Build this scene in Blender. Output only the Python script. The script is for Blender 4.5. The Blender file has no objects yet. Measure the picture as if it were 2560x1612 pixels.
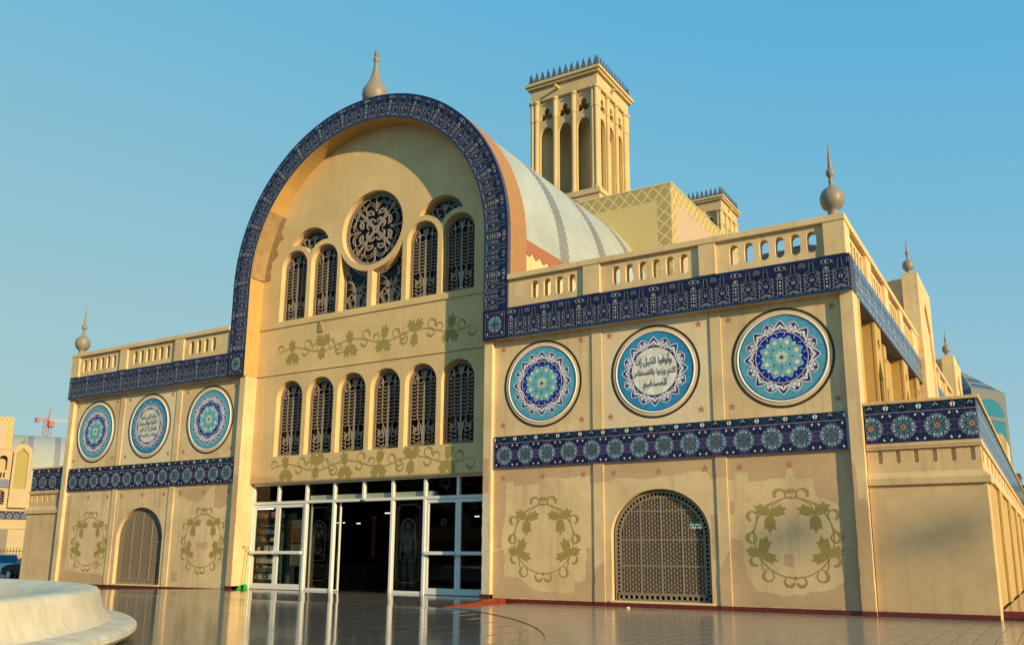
import bpy, bmesh, math, random
from mathutils import Vector, Matrix
from mathutils.geometry import tessellate_polygon

random.seed(7)
PI = math.pi
S = bpy.context.scene
COL = S.collection

# ------------------------------------------------------------------ camera, sky, sun, exposure
CAM = Vector((14.449, -16.136, 0.934))
YAW, PITCH, ROLL = -0.546, 0.209, 0.007
cam = bpy.data.cameras.new("camera")
cam.sensor_width = 36.0
cam.lens = 36.0 * 2201.7 / 2560.0
cam.shift_y = 120.0 / 2560.0
cam.clip_start = 0.05
cam.clip_end = 6000.0
co = bpy.data.objects.new("camera", cam)
COL.objects.link(co)
cy, sy, cp, sp = math.cos(YAW), math.sin(YAW), math.cos(PITCH), math.sin(PITCH)
fw = Vector((sy * cp, cy * cp, sp))
rt = Vector((cy, -sy, 0.0))
up = rt.cross(fw)
r2 = rt * math.cos(ROLL) + up * math.sin(ROLL)
u2 = -rt * math.sin(ROLL) + up * math.cos(ROLL)
co.matrix_world = Matrix(((r2.x, u2.x, -fw.x, CAM.x), (r2.y, u2.y, -fw.y, CAM.y), (r2.z, u2.z, -fw.z, CAM.z), (0, 0, 0, 1)))
S.camera = co

SUN_DIR = Vector((1.43, -0.50, 0.44)).normalized()      # towards the sun
SUN_EL = math.asin(SUN_DIR.z)
SUN_AZ = math.atan2(SUN_DIR.x, SUN_DIR.y)               # from +Y, clockwise
W = bpy.data.worlds.new("World")
S.world = W
W.use_nodes = True
nt = W.node_tree
bg = nt.nodes["Background"]
sky = nt.nodes.new("ShaderNodeTexSky")
sky.sky_type = 'NISHITA'
sky.sun_disc = False
sky.sun_elevation = SUN_EL
sky.sun_rotation = SUN_AZ
sky.altitude = 0.0
sky.air_density = 1.0
sky.dust_density = 0.2
sky.ozone_density = 1.0
# even grading of the whole sky towards the photograph's hazy turquoise (same everywhere, channel by channel)
sep = nt.nodes.new("ShaderNodeSeparateColor")
com = nt.nodes.new("ShaderNodeCombineColor")
nt.links.new(sky.outputs[0], sep.inputs[0])


def sky_math(op, a, b):
    n_ = nt.nodes.new("ShaderNodeMath")
    n_.operation = op
    for k_, v_ in enumerate((a, b)):
        if isinstance(v_, (int, float)):
            n_.inputs[k_].default_value = v_
        else:
            nt.links.new(v_, n_.inputs[k_])
    return n_.outputs[0]


r_ = sky_math('POWER', sep.outputs[0], 2.0)
r_ = sky_math('MULTIPLY', sky_math('DIVIDE', r_, sky_math('ADD', r_, 2.2)), 0.345 / 0.12)
g_ = sky_math('MULTIPLY', sky_math('DIVIDE', sep.outputs[1], sky_math('ADD', sep.outputs[1], 0.8)), 0.555 / 0.12)
b_ = sky_math('MULTIPLY', sky_math('POWER', sep.outputs[2], -0.1), 0.635 / 0.12)
for ch_, v_ in enumerate((r_, g_, b_)):
    nt.links.new(v_, com.inputs[ch_])
nt.links.new(com.outputs[0], bg.inputs[0])
bg.inputs[1].default_value = 0.12
sl = bpy.data.lights.new("sun", 'SUN')
sl.energy = 5.0
sl.angle = math.radians(0.5)
sl.color = (1.0, 0.78, 0.43)
so = bpy.data.objects.new("sun", sl)
COL.objects.link(so)
so.rotation_euler = SUN_DIR.to_track_quat('Z', 'Y').to_euler()
S.view_settings.view_transform = 'Standard'
S.view_settings.look = 'None'
S.view_settings.exposure = 0.25
S.view_settings.gamma = 1.0
S.view_settings.use_curve_mapping = False
S.cycles.max_bounces = 8
S.cycles.caustics_reflective = False
S.cycles.caustics_refractive = False

# ------------------------------------------------------------------ materials
MATS = {}


def mat(name, col, rough=0.6, var=0.0, scale=3.0, bump=0.0, bscale=40.0, spec=0.5, metal=0.0, streak=0.0, col2=None, coat=0.0):
    """Principled surface; var mixes a darker / second colour by noise, streak adds vertical weather streaks."""
    if name in MATS:
        return MATS[name]
    m = bpy.data.materials.new(name)
    m.use_nodes = True
    n = m.node_tree
    L = n.links
    p = n.nodes["Principled BSDF"]
    p.inputs["Base Color"].default_value = (*col, 1)
    p.inputs["Roughness"].default_value = rough
    p.inputs["Metallic"].default_value = metal
    p.inputs["Specular IOR Level"].default_value = spec
    p.inputs["Coat Weight"].default_value = coat
    if var or bump or streak:
        g = n.nodes.new("ShaderNodeNewGeometry")
        src = g.outputs["Position"]
    c = None
    if var:
        nz = n.nodes.new("ShaderNodeTexNoise")
        nz.inputs["Scale"].default_value = scale
        nz.inputs["Detail"].default_value = 8
        nz.inputs["Roughness"].default_value = 0.65
        L.new(src, nz.inputs["Vector"])
        rp = n.nodes.new("ShaderNodeValToRGB")
        a = col2 or tuple(x * (1 - var) for x in col)
        rp.color_ramp.elements[0].position = 0.3
        rp.color_ramp.elements[0].color = (*a, 1)
        rp.color_ramp.elements[1].position = 0.66
        rp.color_ramp.elements[1].color = (*col, 1)
        L.new(nz.outputs["Fac"], rp.inputs["Fac"])
        c = rp.outputs["Color"]
    if var and streak:
        nb = n.nodes.new("ShaderNodeTexNoise")
        nb.inputs["Scale"].default_value = 0.55
        nb.inputs["Detail"].default_value = 12
        nb.inputs["Roughness"].default_value = 0.72
        L.new(src, nb.inputs["Vector"])
        rb_ = n.nodes.new("ShaderNodeMapRange")
        rb_.inputs[1].default_value = 0.35
        rb_.inputs[2].default_value = 0.65
        rb_.inputs[3].default_value = 0.88
        rb_.inputs[4].default_value = 1.06
        L.new(nb.outputs["Fac"], rb_.inputs[0])
        mv = n.nodes.new("ShaderNodeMix")
        mv.data_type = 'RGBA'
        mv.blend_type = 'MULTIPLY'
        mv.inputs[0].default_value = 1.0
        L.new(c, mv.inputs[6])
        L.new(rb_.outputs[0], mv.inputs[7])
        c = mv.outputs[2]
        # fine grime specks
        ns_ = n.nodes.new("ShaderNodeTexNoise")
        ns_.inputs["Scale"].default_value = 14.0
        ns_.inputs["Detail"].default_value = 10
        ns_.inputs["Roughness"].default_value = 0.8
        L.new(src, ns_.inputs["Vector"])
        rs_ = n.nodes.new("ShaderNodeMapRange")
        rs_.inputs[1].default_value = 0.62
        rs_.inputs[2].default_value = 0.78
        rs_.inputs[3].default_value = 1.0
        rs_.inputs[4].default_value = 0.72
        L.new(ns_.outputs["Fac"], rs_.inputs[0])
        ms_ = n.nodes.new("ShaderNodeMix")
        ms_.data_type = 'RGBA'
        ms_.blend_type = 'MULTIPLY'
        ms_.inputs[0].default_value = 1.0
        L.new(c, ms_.inputs[6])
        L.new(rs_.outputs[0], ms_.inputs[7])
        c = ms_.outputs[2]
    if streak:
        mp = n.nodes.new("ShaderNodeMapping")
        mp.inputs["Scale"].default_value = (5.0, 5.0, 0.35)
        L.new(src, mp.inputs["Vector"])
        n2 = n.nodes.new("ShaderNodeTexNoise")
        n2.inputs["Scale"].default_value = 1.6
        n2.inputs["Detail"].default_value = 6
        L.new(mp.outputs[0], n2.inputs["Vector"])
        r3 = n.nodes.new("ShaderNodeMapRange")
        r3.inputs[1].default_value = 0.52
        r3.inputs[2].default_value = 0.75
        r3.inputs[3].default_value = 0.0
        r3.inputs[4].default_value = streak
        L.new(n2.outputs["Fac"], r3.inputs[0])
        mx = n.nodes.new("ShaderNodeMix")
        mx.data_type = 'RGBA'
        L.new(r3.outputs[0], mx.inputs[0])
        if c:
            L.new(c, mx.inputs[6])
        else:
            mx.inputs[6].default_value = (*col, 1)
        mx.inputs[7].default_value = (col[0] * 0.45, col[1] * 0.4, col[2] * 0.36, 1)
        c = mx.outputs[2]
    if c:
        L.new(c, p.inputs["Base Color"])
    if bump:
        n3 = n.nodes.new("ShaderNodeTexNoise")
        n3.inputs["Scale"].default_value = bscale
        n3.inputs["Detail"].default_value = 5
        L.new(src, n3.inputs["Vector"])
        b = n.nodes.new("ShaderNodeBump")
        b.inputs["Strength"].default_value = bump
        b.inputs["Distance"].default_value = 0.02
        L.new(n3.outputs["Fac"], b.inputs["Height"])
        L.new(b.outputs[0], p.inputs["Normal"])
    MATS[name] = m
    return m


def emit(name, col, st):
    if name in MATS:
        return MATS[name]
    m = bpy.data.materials.new(name)
    m.use_nodes = True
    p = m.node_tree.nodes["Principled BSDF"]
    p.inputs["Base Color"].default_value = (*col, 1)
    p.inputs["Emission Color"].default_value = (*col, 1)
    p.inputs["Emission Strength"].default_value = st
    MATS[name] = m
    return m


def glass_mat(name, tint=(0.75, 0.8, 0.8), ior=1.5):
    m = bpy.data.materials.new(name)
    m.use_nodes = True
    n = m.node_tree
    n.nodes.remove(n.nodes["Principled BSDF"])
    out = n.nodes["Material Output"]
    t = n.nodes.new("ShaderNodeBsdfTransparent")
    t.inputs[0].default_value = (*tint, 1)
    g = n.nodes.new("ShaderNodeBsdfGlossy")
    g.inputs["Roughness"].default_value = 0.015
    f = n.nodes.new("ShaderNodeFresnel")
    f.inputs[0].default_value = ior
    x = n.nodes.new("ShaderNodeMixShader")
    gb = n.nodes.new("ShaderNodeNewGeometry")             # the pane mirrors on its outer faces only, not from inside the glass
    iv = n.nodes.new("ShaderNodeMath")
    iv.operation = 'SUBTRACT'
    iv.inputs[0].default_value = 1.0
    n.links.new(gb.outputs["Backfacing"], iv.inputs[1])
    fm_ = n.nodes.new("ShaderNodeMath")
    fm_.operation = 'MULTIPLY'
    n.links.new(f.outputs[0], fm_.inputs[0])
    n.links.new(iv.outputs[0], fm_.inputs[1])
    n.links.new(fm_.outputs[0], x.inputs[0])
    n.links.new(t.outputs[0], x.inputs[1])
    n.links.new(g.outputs[0], x.inputs[2])
    n.links.new(x.outputs[0], out.inputs[0])
    MATS[name] = m
    return m


CREAM = mat("cream_plaster", (0.76, 0.545, 0.295), 0.85, var=0.15, scale=1.1, bump=0.11, bscale=60, spec=0.2, streak=0.36)
WALLC = mat("entrance_plaster", (0.75, 0.525, 0.25), 0.85, var=0.13, scale=0.8, bump=0.11, bscale=50, spec=0.2, streak=0.18)
PALE = mat("pale_plaster", (0.77, 0.59, 0.32), 0.85, var=0.12, scale=2.0, bump=0.10, bscale=60, spec=0.2, streak=0.10)
WHITECOAT = mat("whitish_coat", (0.78, 0.61, 0.38), 0.85, var=0.06, scale=2.5, spec=0.2, streak=0.12)
TAN = mat("tan_repaint", (0.60, 0.395, 0.215), 0.8, var=0.13, scale=2.0, bump=0.08, bscale=60, spec=0.25, streak=0.08)
BLOCKC = mat("corner_plaster", (0.72, 0.495, 0.26), 0.85, var=0.2, scale=1.3, bump=0.13, bscale=45, spec=0.2, streak=0.30)
YELLOW = mat("sun_toned_plaster", (0.50, 0.335, 0.125), 0.85, var=0.10, scale=1.4, bump=0.1, bscale=50, spec=0.2, streak=0.15)  # side wall plaster, darkened in colour to offset the direct sun there
WHITEPAT = mat("white_patch", (0.66, 0.58, 0.47), 0.8, var=0.15, scale=6, streak=0.3, spec=0.2)
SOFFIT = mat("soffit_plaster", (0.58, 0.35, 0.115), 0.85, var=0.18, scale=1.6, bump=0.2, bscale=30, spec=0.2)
SOFFIT2 = mat("soffit_repair", (0.40, 0.265, 0.13), 0.9, var=0.3, scale=3.5, bump=0.5, bscale=14, spec=0.15)
GREYBASE = mat("grout", (0.05, 0.05, 0.10), 0.7)
LAVGROUT = mat("lavender_grout", (0.30, 0.27, 0.36), 0.7)
ORANGE = mat("orange_paint", (0.36, 0.19, 0.085), 0.8, var=0.08, scale=3, spec=0.2)
SCALLOP = mat("red_orange_paint", (0.33, 0.13, 0.075), 0.8, spec=0.2)
VAULT = mat("vault_white", (0.40, 0.425, 0.39), 0.5, var=0.08, scale=1.1, spec=0.35, streak=0.06)
VRIB = mat("vault_rib_grey", (0.24, 0.22, 0.25), 0.6, var=0.2, scale=20)
KHAKI = mat("khaki_paint", (0.42, 0.32, 0.12), 0.8, var=0.08, scale=4, spec=0.2)
LATGROUND = mat("lattice_ground", (0.66, 0.55, 0.30), 0.8, var=0.06, scale=2, spec=0.2)
KHAKIWALL = mat("khaki_wall", (0.60, 0.475, 0.21), 0.8, var=0.06, scale=1.5, spec=0.2, bump=0.05)
PEACH = mat("peach_paint", (0.50, 0.365, 0.26), 0.8, var=0.05, scale=2, spec=0.2)
PEACHLINE = mat("peach_line", (0.45, 0.30, 0.16), 0.8)
TOWERC = mat("tower_plaster", (0.61, 0.45, 0.235), 0.85, var=0.10, scale=1.3, bump=0.1, bscale=50, spec=0.2, streak=0.15)
DARKIN = mat("dark_inside", (0.03, 0.022, 0.015), 0.9, spec=0.1)  # unlit rooms: the dimness is put into this near-black colour
DARKHOLE = mat("window_dark", (0.012, 0.014, 0.02), 0.25, spec=0.4)
GRILLE = mat("grille_plaster", (0.33, 0.26, 0.195), 0.75, var=0.15, scale=8, spec=0.25)
GRILLE2 = mat("grille_iron", (0.30, 0.235, 0.165), 0.6, var=0.15, scale=12, spec=0.3)
LEAF = mat("leaf_paint", (0.37, 0.27, 0.085), 0.8, var=0.12, scale=12, spec=0.2)
STARC = mat("star_paint", (0.52, 0.20, 0.115), 0.8, var=0.15, scale=30, spec=0.2)
RINGDARK = mat("ring_brown", (0.035, 0.014, 0.006), 0.6)
RINGWHITE = mat("ring_white", (0.78, 0.72, 0.62), 0.55, spec=0.3)
PLINTH = mat("plinth_tile", (0.14, 0.018, 0.012), 0.25, var=0.25, scale=9, spec=0.5)
STEPTILE = mat("step_tile", (0.24, 0.04, 0.014), 0.3, var=0.2, scale=7, spec=0.5)
FINIAL = mat("finial_paint", (0.27, 0.22, 0.16), 0.45, var=0.12, scale=5, spec=0.4)
ALU = mat("aluminium_frame", (0.74, 0.71, 0.66), 0.35, spec=0.5)
GASKET = mat("gasket_black", (0.012, 0.012, 0.012), 0.5)
SPIKE = mat("spike_metal", (0.10, 0.105, 0.11), 0.6, var=0.2, scale=10)
WHITEP = mat("white_plaster", (0.74, 0.64, 0.46), 0.6, var=0.2, scale=2.5, bump=0.1, bscale=30, spec=0.3, streak=0.3)
LEDGEW = mat("fountain_ledge", (0.74, 0.65, 0.48), 0.55, var=0.38, scale=4.0, bump=0.12, bscale=25, spec=0.3)
GLASS = glass_mat("door_glass", (0.86, 0.89, 0.87), 1.40)
WGLASS = glass_mat("window_glass", (0.4, 0.42, 0.45), 1.35)
ETCH = mat("etched_line", (0.06, 0.075, 0.075), 0.6, spec=0.2)

# glazed tile palette, one slot list shared by every tile mesh
PAL = [
    ("navy", (0.007, 0.009, 0.042)), ("black", (0.006, 0.008, 0.022)), ("blue", (0.010, 0.014, 0.065)), ("line", (0.29, 0.29, 0.345)),
    ("white", (0.66, 0.62, 0.56)), ("purple", (0.045, 0.028, 0.115)), ("teal", (0.02, 0.10, 0.14)), ("deep", (0.012, 0.012, 0.055)),
    ("orange", (0.55, 0.20, 0.03)), ("paleteal", (0.27, 0.36, 0.42)), ("turq", (0.085, 0.345, 0.46)), ("sky", (0.025, 0.25, 0.48)),
    ("royal", (0.012, 0.008, 0.26)), ("petal", (0.72, 0.67, 0.71)), ("cream", (0.80, 0.66, 0.52)), ("turqpale", (0.26, 0.56, 0.58)),
    ("violet", (0.022, 0.012, 0.075)), ("paper", (0.78, 0.73, 0.63)), ("maroon", (0.045, 0.008, 0.022)), ("bluegreen", (0.02, 0.09, 0.19)),
    ("flower", (0.17, 0.42, 0.45)), ("rust", (0.20, 0.10, 0.04)), ("purple2", (0.075, 0.05, 0.18)),
]
PI_ = {n: i for i, (n, c) in enumerate(PAL)}
PALM = [mat("glaze_" + n, c, 0.22, spec=0.28) for n, c in PAL]
for m_ in PALM:                      # old glaze: a little unevenly worn
    n_ = m_.node_tree
    nz = n_.nodes.new("ShaderNodeTexNoise")
    nz.inputs["Scale"].default_value = 6.0
    mr = n_.nodes.new("ShaderNodeMapRange")
    mr.inputs[3].default_value = 0.08
    mr.inputs[4].default_value = 0.28
    g_ = n_.nodes.new("ShaderNodeNewGeometry")
    n_.links.new(g_.outputs["Position"], nz.inputs["Vector"])
    n_.links.new(nz.outputs["Fac"], mr.inputs[0])
    n_.links.new(mr.outputs[0], n_.nodes["Principled BSDF"].inputs["Roughness"])
    oi = n_.nodes.new("ShaderNodeObjectInfo")            # tile to tile shifts of tone
    mt = n_.nodes.new("ShaderNodeMapRange")
    mt.inputs[3].default_value = 0.88
    mt.inputs[4].default_value = 1.12
    mm_ = n_.nodes.new("ShaderNodeMix")
    mm_.data_type = 'RGBA'
    mm_.blend_type = 'MULTIPLY'
    mm_.inputs[0].default_value = 1.0
    mm_.inputs[6].default_value = n_.nodes["Principled BSDF"].inputs["Base Color"].default_value
    n_.links.new(oi.outputs["Random"], mt.inputs[0])
    n_.links.new(mt.outputs[0], mm_.inputs[7])
    n_.links.new(mm_.outputs[2], n_.nodes["Principled BSDF"].inputs["Base Color"])


# ------------------------------------------------------------------ mesh helpers
def ffront(y):
    """facade frame: u to the right, v up, d out of the wall towards the square"""
    return lambda u, v, d: (u, y - d, v)


def fside(x):
    """side frame of a wall that faces +x: u into the depth, v up, d outwards"""
    return lambda u, v, d: (x + d, u, v)


class MB:
    def __init__(s):
        s.v, s.f, s.m = [], [], []
        s.k = 0

    def face(s, pts, mi=0):
        b = len(s.v)
        s.v.extend(pts)
        s.f.append(tuple(range(b, b + len(pts))))
        s.m.append(mi)

    def box(s, x0, x1, y0, y1, z0, z1, mi=0):
        b = len(s.v)
        s.v += [(x0, y0, z0), (x1, y0, z0), (x1, y1, z0), (x0, y1, z0), (x0, y0, z1), (x1, y0, z1), (x1, y1, z1), (x0, y1, z1)]
        for q in ((0, 1, 5, 4), (1, 2, 6, 5), (2, 3, 7, 6), (3, 0, 4, 7), (4, 5, 6, 7), (3, 2, 1, 0)):
            s.f.append(tuple(b + i for i in q))
            s.m.append(mi)
        return s

    def plate(s, loops, fr, d0, d1, mi=0, side=None, back=True):
        """flat plate with holes: loops[0] outline, the others holes, between depths d0 (back) and d1 (front)"""
        side = mi if side is None else side
        flat = [Vector((u, v, 0)) for lp in loops for u, v in lp]
        tris = tessellate_polygon([[Vector((u, v, 0)) for u, v in lp] for lp in loops])
        b = len(s.v)
        s.v += [fr(p.x, p.y, d1) for p in flat]
        for t in tris:
            s.f.append(tuple(b + i for i in t))
            s.m.append(mi)
        if back:
            b2 = len(s.v)
            s.v += [fr(p.x, p.y, d0) for p in flat]
            for t in tris:
                s.f.append(tuple(b2 + i for i in reversed(t)))
                s.m.append(mi)
        for lp in loops:
            n = len(lp)
            b3 = len(s.v)
            s.v += [fr(u, v, d1) for u, v in lp] + [fr(u, v, d0) for u, v in lp]
            for i in range(n):
                j = (i + 1) % n
                s.f.append((b3 + i, b3 + j, b3 + n + j, b3 + n + i))
                s.m.append(side)
        return s

    def ribbon(s, pts, w, fr, d0, d1, closed=False, mi=0, sides=True):
        """flat bar along a polyline; w is one width or one per point"""
        n = len(pts)
        ws = w if isinstance(w, (list, tuple)) else [w] * n
        L, R = [], []
        for i in range(n):
            a = pts[i - 1] if (i > 0 or closed) else pts[i]
            c = pts[(i + 1) % n] if (i < n - 1 or closed) else pts[i]
            dx, dy = c[0] - a[0], c[1] - a[1]
            q = math.hypot(dx, dy) or 1e-9
            nx, ny = -dy / q, dx / q
            h = ws[i] / 2
            L.append((pts[i][0] + nx * h, pts[i][1] + ny * h))
            R.append((pts[i][0] - nx * h, pts[i][1] - ny * h))
        s.k = (s.k + 1) % 7
        d1 = d1 + s.k * 0.00035
        b = len(s.v)
        for i in range(n):
            s.v += [fr(*L[i], d1), fr(*R[i], d1)]
            if sides:
                s.v += [fr(*L[i], d0), fr(*R[i], d0)]
        st = 4 if sides else 2
        for i in range(n if closed else n - 1):
            j = (i + 1) % n
            A, B = b + i * st, b + j * st
            s.f.append((A, B, B + 1, A + 1))
            s.m.append(mi)
            if sides:
                s.f.append((A + 2, B + 2, B, A))
                s.f.append((A + 1, B + 1, B + 3, A + 3))
                s.m += [mi, mi]
        return s

    def poly(s, pts, fr, d, mi=0, d0=None):
        """flat polygon (may be concave); with d0 it gets sides down to d0"""
        s.k = (s.k + 1) % 7
        d = d + s.k * 0.00012
        tris = tessellate_polygon([[Vector((u, v, 0)) for u, v in pts]])
        b = len(s.v)
        s.v += [fr(u, v, d) for u, v in pts]
        for t in tris:
            s.f.append(tuple(b + i for i in t))
            s.m.append(mi)
        if d0 is not None:
            n = len(pts)
            b3 = len(s.v)
            s.v += [fr(u, v, d) for u, v in pts] + [fr(u, v, d0) for u, v in pts]
            for i in range(n):
                j = (i + 1) % n
                s.f.append((b3 + i, b3 + j, b3 + n + j, b3 + n + i))
                s.m.append(mi)
        return s

    def lathe(s, prof, cx=0, cy=0, n=24, mi=0, a0=0.0, a1=2 * PI):
        full = abs(a1 - a0 - 2 * PI) < 1e-6
        cnt = n if full else n + 1
        b = len(s.v)
        for r, z in prof:
            for i in range(cnt):
                a = a0 + (a1 - a0) * i / n
                s.v.append((cx + r * math.cos(a), cy + r * math.sin(a), z))
        for k in range(len(prof) - 1):
            for i in range(n):
                j = (i + 1) % cnt
                s.f.append((b + k * cnt + i, b + k * cnt + j, b + (k + 1) * cnt + j, b + (k + 1) * cnt + i))
                s.m.append(mi)
        return s

    def tube(s, p, q, r0, r1=None, n=8, mi=0):
        r1 = r0 if r1 is None else r1
        p, q = Vector(p), Vector(q)
        ax = (q - p).normalized()
        e = ax.orthogonal().normalized()
        g = ax.cross(e)
        b = len(s.v)
        for c, r in ((p, r0), (q, r1)):
            for i in range(n):
                a = 2 * PI * i / n
                s.v.append(tuple(c + (e * math.cos(a) + g * math.sin(a)) * r))
        for i in range(n):
            j = (i + 1) % n
            s.f.append((b + i, b + j, b + n + j, b + n + i))
            s.m.append(mi)
        s.f.append(tuple(b + i for i in reversed(range(n))))
        s.f.append(tuple(b + n + i for i in range(n)))
        s.m += [mi, mi]
        return s

    def add_mesh(s, me, M):
        b = len(s.v)
        s.v += [tuple(M @ v.co) for v in me.vertices]
        for p in me.polygons:
            s.f.append(tuple(b + i for i in p.vertices))
            s.m.append(p.material_index)
        return s

    def mesh(s, name, mats, smooth=False, recalc=True, bevel=0.0):
        me = bpy.data.meshes.new(name)
        me.from_pydata(s.v, [], s.f)
        for m in mats if isinstance(mats, (list, tuple)) else [mats]:
            me.materials.append(m)
        me.polygons.foreach_set("material_index", s.m)
        if recalc or bevel:
            bm = bmesh.new()
            bm.from_mesh(me)
            bmesh.ops.remove_doubles(bm, verts=bm.verts, dist=1e-5)
            bmesh.ops.recalc_face_normals(bm, faces=bm.faces)
            if bevel:
                es = [e for e in bm.edges if len(e.link_faces) == 2 and e.calc_face_angle(0) > 0.6]
                bmesh.ops.bevel(bm, geom=es, offset=bevel, segments=1, affect='EDGES', profile=0.5)
            bm.to_mesh(me)
            bm.free()
        if smooth:
            me.polygons.foreach_set("use_smooth", [True] * len(me.polygons))
            me.set_sharp_from_angle(angle=math.radians(40))
        me.update()
        return me

    def build(s, name, mats, parent=None, smooth=False, bevel=0.0, loc=None, **tags):
        return link(name, s.mesh(name, mats, smooth, bevel=bevel), parent, loc, **tags)


def link(name, me, parent=None, loc=None, **tags):
    o = bpy.data.objects.new(name, me)
    COL.objects.link(o)
    if parent is not None:
        o.parent = parent
    if loc is not None:
        o.location = loc
    for k, v in tags.items():
        o[k] = v
    return o


def thing(name, label, cat, loc=(0, 0, 0), group=None):
    o = bpy.data.objects.new(name, None)
    COL.objects.link(o)
    o.location = loc
    o["label"] = label
    o["category"] = cat
    if group:
        o["group"] = group
    return o


def box(name, m, parent, x0, x1, y0, y1, z0, z1, bevel=0.0, **tags):
    return MB().box(x0, x1, y0, y1, z0, z1).build(name, m, parent, bevel=bevel, **tags)


def copy_tree(o, parent=None, keep_loc=True):
    c = o.copy()
    COL.objects.link(c)
    c.parent = parent
    for ch in list(o.children):
        copy_tree(ch, c)
    return c


# ------------------------------------------------------------------ 2D shape helpers
def rect(x0, x1, z0, z1):
    return [(x0, z0), (x1, z0), (x1, z1), (x0, z1)]


def circ(cx, cz, r, n=32, rz=None, a0=0.0):
    rz = rz or r
    return [(cx + r * math.cos(a0 + 2 * PI * i / n), cz + rz * math.sin(a0 + 2 * PI * i / n)) for i in range(n)]


def arc(cx, cz, r, a0, a1, n=12, rz=None):
    rz = rz or r
    return [(cx + r * math.cos(math.radians(a0 + (a1 - a0) * i / n)), cz + rz * math.sin(math.radians(a0 + (a1 - a0) * i / n))) for i in range(n + 1)]


def archpoly(cx, hw, z0, zs, n=20, r=None):
    """round-headed opening: half width hw, sill z0, springing zs"""
    return [(cx - hw, z0), (cx + hw, z0)] + arc(cx, zs, hw, 0, 180, n, r)


def slot(cx, hw, z0, z1, n=8):
    return arc(cx, z0 + hw, hw, 180, 360, n) + arc(cx, z1 - hw, hw, 0, 180, n)


def star(cx, cz, r, n=5, r2=None, a0=90):
    r2 = r2 or r * 0.40
    return [(cx + (r if i % 2 == 0 else r2) * math.cos(math.radians(a0 + 180 / n * i)), cz + (r if i % 2 == 0 else r2) * math.sin(math.radians(a0 + 180 / n * i))) for i in range(2 * n)]


def xf(pts, ang=0.0, sc=1.0, dx=0.0, dz=0.0, fx=1):
    c, s_ = math.cos(ang), math.sin(ang)
    return [(dx + sc * (c * fx * x - s_ * z), dz + sc * (s_ * fx * x + c * z)) for x, z in pts]


def strip(pts, w, closed=False):
    """polyline -> list of quads (for printed lines)"""
    n = len(pts)
    L, R = [], []
    for i in range(n):
        a = pts[i - 1] if (i > 0 or closed) else pts[i]
        c = pts[(i + 1) % n] if (i < n - 1 or closed) else pts[i]
        dx, dy = c[0] - a[0], c[1] - a[1]
        q = math.hypot(dx, dy) or 1e-9
        h = w / 2
        L.append((pts[i][0] - dy / q * h, pts[i][1] + dx / q * h))
        R.append((pts[i][0] + dy / q * h, pts[i][1] - dx / q * h))
    return [[L[i], L[(i + 1) % n], R[(i + 1) % n], R[i]] for i in range(n if closed else n - 1)]


def jag(pts, amp, seed, step=0.12):
    """roughen an outline, as of a hand-rolled patch of paint"""
    rnd = random.Random(seed)
    out = []
    n = len(pts)
    for i in range(n):
        a, b = pts[i], pts[(i + 1) % n]
        L = math.hypot(b[0] - a[0], b[1] - a[1])
        k = max(1, int(L / step))
        nx, ny = -(b[1] - a[1]) / (L or 1), (b[0] - a[0]) / (L or 1)
        for j in range(k):
            t = j / k
            o = rnd.uniform(-amp, amp)
            out.append((a[0] + (b[0] - a[0]) * t + nx * o, a[1] + (b[1] - a[1]) * t + ny * o))
    return out


def clip_tri(tri, x0, x1, y0, y1):
    p = list(tri)
    for ax, lim, sg in ((0, x0, 1), (0, x1, -1), (1, y0, 1), (1, y1, -1)):
        q = []
        for i in range(len(p)):
            a, b = p[i], p[(i + 1) % len(p)]
            da, db = sg * (a[ax] - lim), sg * (b[ax] - lim)
            if da >= 0:
                q.append(a)
            if (da > 0 and db < 0) or (da < 0 and db > 0):
                t = da / (da - db)
                q.append((a[0] + (b[0] - a[0]) * t, a[1] + (b[1] - a[1]) * t))
        p = q
        if len(p) < 3:
            return None
    return p


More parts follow.
